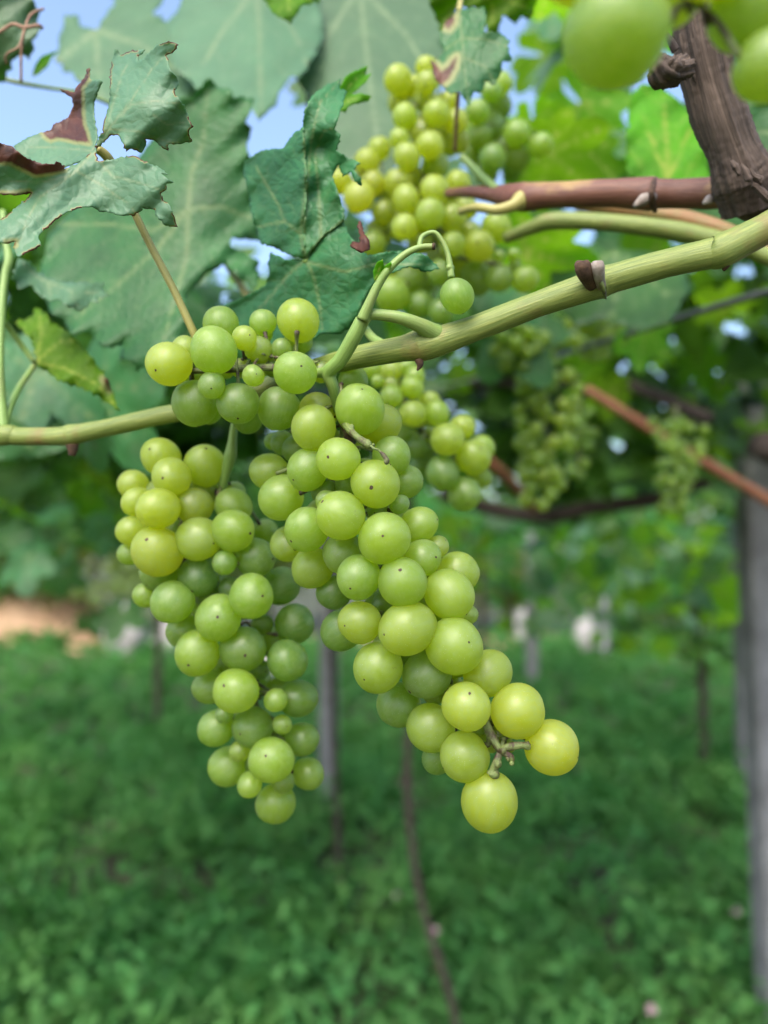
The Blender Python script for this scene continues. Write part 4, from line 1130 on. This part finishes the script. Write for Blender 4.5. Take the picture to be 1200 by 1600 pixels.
def place_leaf(p, normal, tip, size, variant, mat, parent=VINE):
    me = GEN[variant * 3 + mat]
    o = bpy.data.objects.new('leaf', me)
    n = Vector(normal).normalized(); t = Vector(tip); t = (t - n * t.dot(n)).normalized(); x = t.cross(n).normalized()
    M = Matrix((x, t, n)).transposed().to_4x4()
    M.translation = Vector(p)
    link(o)
    o.parent = parent
    o.matrix_parent_inverse = Matrix.Translation(-Vector(parent.location))
    o.matrix_basis = M @ Matrix.Scale(size, 4)
    return o


rs = np.random.default_rng(77)
# (x range, y range, depth range, count, share of young/back-lit, share of pale)
for (x0, x1, y0, y1, d0, d1, n, fy, fp) in ((820, 1180, -40, 300, .50, .85, 26, .35, .2), (800, 1240, 260, 520, .82, 1.2, 28, .45, .1), (430, 860, 60, 520, .60, .95, 26, .2, .1), (250, 560, 150, 560, .55, .9, 16, .1, .1), (-40, 300, 330, 640, .55, .95, 18, .15, .15), (960, 1130, 480, 630, 1.4, 1.8, 14, .4, .1), (520, 980, 430, 600, 1.4, 1.9, 18, .4, .1)):
    for k in range(n):
        px, py, d = rs.uniform(x0, x1), rs.uniform(y0, y1), rs.uniform(d0, d1)
        if 395 < px < 505 and 130 < py < 260: continue
        p = W(px, py, d)
        nrm = Vector(rs.normal(size=3) * .45) + Vector((0, -.75, .65))
        tip = Vector(rs.normal(size=3) * .6) + Vector((0, -.2, -.9))
        u = rs.random(); mat = 1 if u < fy else (2 if u < fy + fp else 0)
        if mat == 1: nrm = Vector(rs.normal(size=3) * .4) + Vector((0, .75, .8))
        place_leaf(p, nrm, tip, rs.uniform(.045, .075), int(rs.integers(0, 6)), mat)

def leaf_spray(parent, spots, seed, size, fy, fp):
    rs = np.random.default_rng(seed)
    for (x0, x1, y0, y1, d0, d1, n) in spots:
        for k in range(n):
            d = rs.uniform(d0, d1)
            p = W(rs.uniform(x0, x1), rs.uniform(y0, y1), d)
            u = rs.random(); mat = 1 if u < fy else (2 if u < fy + fp else 0)
            nrm = Vector(rs.normal(size=3) * .5) + (Vector((0, .6, .8)) if mat == 1 else Vector((0, -.7, .7)))
            place_leaf(p, nrm, Vector(rs.normal(size=3) * .6) + Vector((0, -.2, -.9)), rs.uniform(*size), int(rs.integers(0, 6)), mat, parent)


leaf_spray(VINE_LOW, [(690, 1160, 800, 930, 2.6, 4.2, 80), (930, 1160, 900, 1010, 3.2, 4.6, 30), (780, 870, 850, 1000, 3.4, 4.0, 7), (1080, 1150, 690, 760, 1.9, 2.4, 4)], 61, (.06, .10), .5, .2)
leaf_spray(VINE_EDGE, [(-30, 240, 690, 870, 1.3, 2.2, 26), (80, 240, 880, 1000, 1.5, 1.8, 3), (-40, 90, 690, 860, 2.2, 3.2, 12)], 62, (.05, .085), .22, .06)

# ------------------------------------------------------------------ grape bunches
def berry_shape(seed, stretch):
    nu, nv = 32, 20
    rs = np.random.default_rng(seed); ph = rs.uniform(0, 6.28, 4)
    V = []; F = []
    V.append((0, 0, stretch * .985))
    for j in range(1, nv):
        th = math.pi * j / nv
        for i in range(nu):
            a = 2 * math.pi * i / nu
            r = 1 + .028 * math.sin(2 * a + ph[0]) * math.sin(th) + .018 * math.sin(2 * th + ph[1]) + .016 * math.cos(a + 2 * th + ph[2]) + .012 * math.sin(3 * a + th + ph[3]) * math.sin(th)
            r *= 1 - .035 * math.exp(-(th / .25) ** 2)
            V.append((r * math.sin(th) * math.cos(a), r * math.sin(th) * math.sin(a), stretch * r * math.cos(th)))
    V.append((0, 0, -stretch))
    for i in range(nu): F.append((0, 1 + i, 1 + (i + 1) % nu))
    for j in range(nv - 2):
        for i in range(nu):
            F.append((1 + j * nu + i, 1 + (j + 1) * nu + i, 1 + (j + 1) * nu + (i + 1) % nu, 1 + j * nu + (i + 1) % nu))
    e = len(V) - 1; b0 = 1 + (nv - 2) * nu
    for i in range(nu): F.append((b0 + i, e, b0 + (i + 1) % nu))
    return mesh_np('berry', V, F, M_BERRY)


BERRY = [berry_shape(i, s) for i, s in enumerate((1.0, 1.04, 1.09, 0.96, 1.02, 1.13, 0.98, 1.06))]
# the dark dot at the tip of a berry: a low domed disc
sv = [(0, 0, -.016)] + [(.074 * math.cos(a) * (1 + .2 * math.sin(3 * a)), .074 * math.sin(a) * (1 + .2 * math.cos(2 * a)), 0.004) for a in np.linspace(0, 2 * math.pi, 9)[:-1]]
SCAR = mesh_np('scar', np.array(sv), [(0, 1 + (i + 1) % 8, 1 + i) for i in range(8)], M_SCAR)


def add_berry(parent, c, r, stem_from, ripe_shade, rs, scar=True, out=None):
    """berry centred at c, its stalk end turned to stem_from, its dark tip dot on the far side"""
    c = Vector(c)
    ax = (Vector(stem_from) - c)
    if out is not None: ax = ax.normalized() - Vector(out) * 0.9
    ax = (ax.normalized() + Vector(rs.normal(size=3)) * .34).normalized()
    q = ax.to_track_quat('Z', 'Y')
    o = bpy.data.objects.new('berry', BERRY[int(rs.integers(0, len(BERRY)))])
    link(o)
    o.parent = parent
    o.location = c - Vector(parent.location)
    o.rotation_mode = 'QUATERNION'
    o.rotation_quaternion = q @ Euler((0, 0, rs.uniform(0, 6.28))).to_quaternion()
    o.scale = (r, r, r)
    o.color = (ripe_shade, ripe_shade, ripe_shade, 1)
    if scar and rs.random() < .82:
        s = bpy.data.objects.new('scar', SCAR)
        link(s)
        s.parent = o
        z = min(v.co.z for v in (o.data.vertices[len(o.data.vertices) - 1],))
        s.location = (0, 0, z - .002)
        k = rs.uniform(.65, 1.25)
        s.scale = (k, k, 1)
    return o, ax


def axis_at(axis, px, py):
    """nearest point of the bunch axis: distance in pixels, depth and radius there"""
    P = np.array([[px, py]], float)
    best = None
    for i in range(len(axis) - 1):
        a = np.array(axis[i][:2], float); b = np.array(axis[i + 1][:2], float); ab = b - a
        t = float(np.clip(((P[0] - a) @ ab) / (ab @ ab), 0, 1))
        q = a + t * ab; dist = float(np.linalg.norm(P[0] - q))
        if best is None or dist < best[0]:
            z = axis[i][2] * (1 - t) + axis[i + 1][2] * t; R = axis[i][3] * (1 - t) + axis[i + 1][3] * t
            best = (dist, z, R, q)
    return best


def bunch(label, berries, axes, seed, ripe_shade=(.35, .75), fillers=0, group='green grape bunches on the near vine', rachis_r=4.0, extra_stems=(), peduncle=(), scars=True, layer_step=.55):
    rs = np.random.default_rng(seed)
    root = W(*axes[0][0][:3])
    t = thing('grape_bunch', label, 'grapes', tuple(root), group)
    placed = []
    jobs = sorted(range(len(berries)), key=lambda i: (berries[i][3] if len(berries[i]) > 3 else 0))
    for i in jobs:
        b = berries[i]; px, py, r = b[0], b[1], b[2] * 1.035; layer = b[3] if len(b) > 3 else 0
        cand = min((axis_at(ax, px, py) for ax in axes), key=lambda c: c[0] / c[2])
        dist, z, R, q = cand
        d = z - math.sqrt(max(R * R - dist * dist, 0)) / FPX * z + layer * layer_step * 2 * 33 / FPX * z
        for _ in range(200):
            c = W(px, py, d); rm = r * d / FPX
            if all((c - c2).length > .90 * (rm + r2) for c2, r2, *_ in placed): break
            d += .0008
        placed.append((c, rm, q, z, py, b[4] if len(b) > 4 else None, True))
    tries = 0; made = 0
    while made < fillers and tries < fillers * 30:
        tries += 1
        ax = axes[int(rs.integers(0, len(axes)))]
        k = int(rs.integers(0, len(ax) - 1)); u = rs.random()
        p = [ax[k][j] * (1 - u) + ax[k + 1][j] * u for j in range(4)]
        a = rs.uniform(-1.35, 1.35); rr = p[3] * rs.uniform(.35, .85)
        px, py = p[0] + math.sin(a) * rr * .8, p[1]
        d = p[2] + math.cos(a) * rr / FPX * p[2]
        c = W(px, py, d); rm = rs.uniform(24, 33) * p[2] / FPX * (p[3] / 110 if p[3] < 80 else 1)
        if all((c - c2).length > .93 * (rm + r2) for c2, r2, *_ in placed):
            placed.append((c, rm, np.array([p[0], p[1]]), p[2], py, None, False)); made += 1
    tb = Tubes()
    for ax in axes:
        tb.add([tuple(W(p[0], p[1], p[2])) for p in ax], [rachis_r * p[2] / FPX * (1.3 - .5 * i / len(ax)) for i, p in enumerate(ax)], sides=10, sub=6, lump=.15, seed=seed)
    for (pts, rad) in extra_stems:
        tb.add([tuple(W(*p)) for p in pts], [r_ * p[2] / FPX for r_, p in zip(rad, pts)], sides=10, sub=6, lump=.12, seed=seed + 5)
    for (pts, rad) in extra_stems:
        for p, r_ in zip(pts[1:], rad[1:]):
            c_ = W(*p); tb.blob(tuple(c_ + Vector(rs.normal(size=3)) * .0004), r_ * 1.05 * p[2] / FPX, axis=rs.normal(size=3), stretch=1.1, seed=int(rs.integers(0, 99)), rough=.3)
    for (c, rm, q, z, py, rp, vis) in placed:
        s = W(q[0] + rs.normal(0, 6), q[1] - 16, z)
        axp = W(q[0], q[1], z)
        out = (c - axp); out = out.normalized() if out.length > 1e-6 else Vector((0, -1, 0))
        ripe_shade_v = rp if rp is not None else float(np.clip(rs.uniform(*ripe_shade), 0, 1))
        o, a = add_berry(t, c, rm, s, ripe_shade_v, rs, scar=scars and vis, out=out * .6)
        e = c + a * rm * .97
        if (s - e).length > .0015:
            mid = (s + e) / 2 + Vector((0, 0, .0015))
            pr = max(.00055, rm * .075)
            tb.add([tuple(e - a * rm * .05), tuple(e + a * rm * .12), tuple(mid), tuple(s)], [pr * 1.7, pr * 1.5, pr, pr * 1.1], sides=7, sub=3, lump=.12, seed=int(rs.integers(0, 999)))
    part('rachis', tb.mesh('rachis', M_RACHIS), t)
    if peduncle:
        tp = Tubes()
        for (pts, rad) in peduncle:
            tp.add([tuple(W(*p)) for p in pts], [r_ * p[2] / FPX for r_, p in zip(rad, pts)], sides=14, sub=7, lump=.03, seed=seed + 6)
        part('peduncle', tp.mesh('peduncle', M_SHOOT), t)
    return t


MAIN = [  # x, y, radius, layer (0 front), ripeness, lowered to paint shade on rear berries
    (562, 640, 37.5, 0), (490, 669, 33.5, 0), (529, 717, 34, 0), (586, 756, 37, 0), (532, 805, 37, 0), (600, 841, 40.5, 0), (440, 777, 34.5, 0), (481, 734, 32.5, .6), (421, 737, 29.5, .6), (480, 827, 34, .5), (488, 888, 31, .8),
    (536, 865, 30, 1.1), (452, 850, 28, 1.2), (560, 902, 33.5, 0), (629, 909, 37.5, 0), (701, 929, 37.5, 0, .62), (716, 895, 31, .9), (562, 972, 34, 0), (637, 982, 41, 0), (709, 1010, 44, 0, .62), (591, 1042, 38.5, 0), (666, 1054, 36, .6, .3),
    (762, 1053, 36, .7, .75), (729, 1104, 37.5, 0, .8), (808, 1111, 40.5, 0, .9), (862, 1168, 42, 0, 1.0), (765, 1252, 42.5, 0, .85), (726, 1182, 38, 0, .7), (673, 1137, 37, .5, .6), (623, 1101, 34, 1.0, .25), (684, 1184, 24, 1.6, .2),
    (780, 1145, 15, 1.5), (660, 872, 29, .7), (654, 820, 28, 1.1), (684, 854, 17.5, 1.0), (624, 788, 14.5, .5, .2), (635, 752, 25, 1.5), (612, 712, 30, 1.1, .35), (592, 662, 32, 1.0), (552, 595, 23, 1.7, .2), (495, 642, 28, 1.1), (592, 797, 19, 1.5, .25),
    (522, 925, 27, 1.4, .15), (534, 985, 30, 1.3, .15), (733, 960, 14, 1.2), (510, 782, 17, 1.0), (442, 692, 19, 1.6, .2), (428, 690, 14, 1.9, .2), (462, 702, 20, 1.5, .3), (507, 768, 20, 2.0, .2), (545, 757, 22, 2.0, .2), (600, 945, 20, 2.2, .2), (690, 960, 22, 2.2, .3), (640, 1020, 22, 2.2, .2),
    # shoulder
    (264.5, 569, 34, 0, .8), (289, 546, 20, 1.0), (334, 547, 37, 0), (346, 507, 27, .9), (382, 528, 19, .6), (411, 504, 20.5, .5, .35), (411, 521, 15, 1.0, .3), (466, 500, 32.5, .3, .7), (404, 547, 21, 1.6), (461, 582, 33, 0), (396, 587, 16.5, 0, .45), (331, 602, 20.5, 0, .3),
    (305, 630, 34, .4, .35), (372, 630, 32, .3, .3), (435, 639, 32, .5, .25), (387, 652, 24, 1.5, .2), (325, 640, 22, 1.6, .3), (466, 532, 21, 1.6, .3), (300, 590, 20, 1.8, .3), (440, 545, 16, 1.8, .3)]
AX_MAIN = [[(528, 640, .284, 60), (548, 700, .286, 95), (555, 790, .287, 112), (610, 890, .286, 108), (645, 985, .284, 98), (690, 1070, .279, 80), (762, 1132, .272, 55), (780, 1172, .268, 40)],
           [(500, 583, .283, 60), (420, 574, .283, 66), (345, 578, .283, 66), (300, 580, .284, 50)]]
bunch('sharp yellow green grape bunch with a shoulder, hanging from the thick cane in the middle', MAIN, AX_MAIN, 101, fillers=46, rachis_r=5.0,
      peduncle=[([(566, 500, .262), (552, 528, .264), (532, 562, .268), (514, 582, .272), (520, 604, .274), (528, 642, .281)], [11, 12, 11, 11, 9, 7]),
                   ([(514, 580, .272), (500, 583, .277), (470, 580, .283)], [11, 8, 6])],
      extra_stems=[([(755, 1120, .270), (768, 1150, .266), (782, 1172, .264), (798, 1182, .263), (800, 1192, .263)], [6.5, 7, 5.5, 5, 3.5]),
                   ([(780, 1170, .264), (800, 1166, .263), (818, 1164, .263), (826, 1164, .263)], [4.5, 6, 5, 6]),
                   ([(782, 1172, .265), (776, 1190, .264), (770, 1203, .264), (768, 1210, .264)], [4.5, 6, 5, 8]),
                   ([(574, 694, .2575), (584, 700, .256), (592, 704, .2555), (600, 712, .255), (605, 720, .2545), (607, 724, .2545)], [2.5, 1.6, 1.4, 3.4, 4, 1]),
                   ([(535, 655, .272), (547, 672, .264), (560, 684, .26), (575, 694, .2575), (580, 696, .257)], [6, 6, 5, 6.5, 3])])

LEFT = [(252, 714, 30, .7, .75), (320, 727, 31, .7, .65), (268, 745, 29, .4, .75), (209, 757, 23, 1.0, .8), (214, 784, 22, .7, .75), (247, 794, 31, 0, .8), (253, 772, 26, .7, .7), (303, 790, 29, .2, .8), (317, 772, 27, .9, .7), (365, 790, 28, .5, .5), (364, 829, 31, 0, .5),  # greener lower and rear berries carry painted shade besides ripeness
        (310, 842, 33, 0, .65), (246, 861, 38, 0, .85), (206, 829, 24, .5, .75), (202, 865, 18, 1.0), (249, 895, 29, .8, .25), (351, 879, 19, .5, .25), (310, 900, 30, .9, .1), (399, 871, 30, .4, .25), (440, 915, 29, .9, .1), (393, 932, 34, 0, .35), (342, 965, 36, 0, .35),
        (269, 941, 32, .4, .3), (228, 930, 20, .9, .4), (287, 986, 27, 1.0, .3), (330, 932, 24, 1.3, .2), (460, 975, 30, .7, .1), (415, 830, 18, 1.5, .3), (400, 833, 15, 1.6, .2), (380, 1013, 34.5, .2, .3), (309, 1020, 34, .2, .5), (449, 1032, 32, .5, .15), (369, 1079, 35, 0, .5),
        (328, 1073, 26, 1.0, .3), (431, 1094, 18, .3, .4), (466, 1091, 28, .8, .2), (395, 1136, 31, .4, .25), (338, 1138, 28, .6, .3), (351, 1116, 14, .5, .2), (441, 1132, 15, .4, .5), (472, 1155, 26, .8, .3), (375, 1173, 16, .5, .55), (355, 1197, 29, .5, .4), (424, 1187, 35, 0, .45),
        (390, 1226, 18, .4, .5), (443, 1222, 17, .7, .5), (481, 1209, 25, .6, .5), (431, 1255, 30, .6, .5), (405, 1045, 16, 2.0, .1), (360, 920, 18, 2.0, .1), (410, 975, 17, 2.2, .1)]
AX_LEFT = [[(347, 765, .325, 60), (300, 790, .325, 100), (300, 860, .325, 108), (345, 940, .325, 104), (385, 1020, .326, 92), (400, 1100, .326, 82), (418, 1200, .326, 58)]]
bunch('softer grape bunch hanging lower beside the sharp one, shaded towards its tip', LEFT, AX_LEFT, 102, fillers=30, ripe_shade=(.2, .5),
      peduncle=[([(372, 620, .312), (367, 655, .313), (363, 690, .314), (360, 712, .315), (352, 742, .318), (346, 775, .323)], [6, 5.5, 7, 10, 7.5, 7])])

UPPER = [(622, 125, 21), (667, 105, 17), (667, 130, 18), (623, 160, 17, .6), (663, 155, 18), (632, 182, 19), (682, 177, 20), (703, 158, 16, .6), (712, 190, 19), (660, 207, 20, .2), (624, 217, 16), (672, 227, 21), (715, 220, 19), (636, 245, 21), (680, 257, 21), (622, 285, 21, .3), (635, 312, 21), (680, 297, 22), (715, 287, 20, .3),
         (560, 308, 24, 0, 1.0), (530, 283, 20, .3, 1.0), (583, 287, 19, .3, 1.0), (573, 253, 20, .5, .9), (592, 233, 18, .8, .8), (672, 335, 23), (707, 340, 21, .3), (632, 355, 20), (593, 363, 21, .4), (583, 380, 19, .3), (657, 377, 20, .6), (707, 382, 19, .2), (748, 385, 24), (775, 355, 23, .4), (733, 363, 17, .8), (728, 325, 18, .6),
         (745, 435, 24, .4, .4), (780, 435, 21, .2, .4), (820, 437, 21, 0, .5), (803, 397, 9.5, 0, .3), (780, 400, 9, 0, .3), (805, 417, 9, .2, .3), (613, 460, 27, 0, .4), (641, 435, 23, .6, .4), (663, 440, 20, .9, .3), (687, 425, 20, .8, .3), (657, 475, 20, 1.2, .2), (690, 487, 20, 1.0, .2), (640, 275, 18, 1.0), (600, 330, 18, 1.0), (700, 312, 18, 1.1), (690, 205, 18, 1.0), (645, 135, 16, 1.0), (655, 330, 18, 1.4), (612, 415, 18, 1.2)]
AX_UP = [[(700, 90, .47, 45), (672, 150, .47, 62), (665, 230, .47, 75), (660, 310, .47, 92), (680, 380, .47, 105), (695, 450, .47, 95)], [(660, 300, .47, 80), (600, 285, .465, 60), (560, 290, .462, 40)], [(690, 400, .47, 80), (760, 410, .465, 60), (812, 425, .462, 30)]]
bunch('blurred yellowish bunch rising behind the thick cane, under the drooping leaf', UPPER, AX_UP, 103, fillers=22, ripe_shade=(.6, .9), rachis_r=3)
SECOND = [(745, 175, 19), (767, 143, 17), (782, 130, 18), (780, 165, 19), (807, 208, 21), (845, 227, 18), (807, 247, 21, .3), (767, 197, 20, .5), (770, 247, 20, .4), (750, 213, 19, .4), (783, 233, 19, .7), (740, 240, 19, .5), (760, 270, 18, .6), (800, 268, 16, .8), (728, 205, 17, .8)]
bunch('small dull green bunch in shade behind the yellowish bunch', SECOND, [[(770, 110, .52, 35), (775, 180, .52, 55), (785, 260, .52, 50)], [(780, 200, .52, 40), (845, 225, .51, 20)]], 104, fillers=10, ripe_shade=(.15, .5), rachis_r=3)
MID = [(645, 647, 21), (611, 620, 18), (611, 600, 11), (590, 596, 10), (644, 605, 18, .2), (648, 588, 16, .4), (683, 646, 20, .2), (672, 627, 16, .5), (699, 686, 26), (722, 668, 19, .5), (674, 672, 9, .3), (740, 715, 27), (753, 700, 20, .6), (692, 739, 25, .2, .2), (726, 772, 26, .3, .3), (750, 746, 17, .6), (650, 700, 17, 1.0, .2), (668, 711, 18, 1.0, .1), (627, 679, 15, 1.0, .3), (611, 579, 17, .3), (583, 577, 16, .4), (657, 730, 18, 1.4, .1), (635, 575, 15, .5), (600, 640, 17, 1.0)]
bunch('half blurred bunch peeking out behind the sharp central bunch', MID, [[(600, 570, .41, 40), (640, 640, .41, 60), (690, 710, .41, 60), (725, 765, .41, 40)]], 105, fillers=14, ripe_shade=(.4, .75), rachis_r=3)
# single berry on the curled stalk
t = thing('grape_stalk', 'short curled stalk with one round grape hanging over the yellowish bunch', 'grapes', tuple(W(665, 370, .262)), 'green grape bunches on the near vine')
rs1 = np.random.default_rng(4)
tb = Tubes()
pts = [(655, 388, .2575), (658, 372, .259), (668, 365, .26), (680, 364, .26), (691, 377, .26), (699, 395, .26), (703, 415, .26), (705, 434, .26)]
tb.add([tuple(W(*p)) for p in pts], [r * .26 / FPX for r in (4.2, 3.8, 3.8, 3.8, 3.8, 4.2, 5, 5.5)], sides=12, sub=6, lump=.04)
tb.blob(tuple(W(703, 418, .26)), 7 * .26 / FPX, seed=3)
part('stalk', tb.mesh('stalk', M_SHOOT), t)
add_berry(t, W(714, 463, .262), 27 * .262 / FPX, W(706, 436, .262), .25, rs1)
# blurred berries close to the lens
bunch('large blurred grapes close to the lens beside the woody arm', [(963, 52, 78, 0, .35), (1052, -12, 46, 1.2, .6), (1172, 18, 60, .3, .3), (1205, 104, 52, 0, .4), (1110, -70, 60, .5), (900, -60, 60, .6), (1240, -40, 60, .4)], [[(1060, -160, .165, 60), (1060, -60, .16, 70), (1080, 20, .16, 60)]], 106, rachis_r=6, scars=False, layer_step=.3)


def far_bunch(label, x, y0, y1, w, d, n, seed, ripe_shade, group='far blurred bunches under the canopy'):
    rs = np.random.default_rng(seed)
    L = []
    rp = .0078 * FPX / d
    for _ in range(n * 8):
        if len(L) >= n: break
        u = rs.random() ** .8; ww = w * (1 - .62 * u) * .5
        px = x + rs.uniform(-1, 1) * ww + 6 * math.sin(u * 5); py = y0 + u * (y1 - y0)
        if all((px - l[0]) ** 2 + (py - l[1]) ** 2 > (rp * 1.1) ** 2 for l in L): L.append((px, py, rp * rs.uniform(.8, 1.1), 0))
    bunch(label, L, [[(x, y0 - 20, d, w * .3), (x, y0 + (y1 - y0) * .3, d, w * .5), (x, y0 + (y1 - y0) * .7, d, w * .38), (x, y1, d, w * .22)]], seed, ripe_shade=ripe_shade, group=group, rachis_r=3, scars=False, fillers=0)


far_bunch('long blurred bunch hanging past the slanting wire', 852, 500, 790, 130, .85, 62, 201, (.4, .7))
far_bunch('short blurred bunch tucked below the thick cane where the wire starts to fade', 805, 505, 575, 100, .8, 20, 202, (.3, .6))
far_bunch('blurred bunch between the rust coloured cane and the dark arm', 1056, 655, 800, 90, 1.15, 40, 203, (.2, .5))
far_bunch('faint bunch just under the slanting wire below the cane', 935, 480, 560, 90, .95, 22, 204, (.3, .6))
far_bunch('dim narrow bunch behind the long blurred bunch', 905, 640, 745, 50, 1.2, 16, 205, (.1, .4))
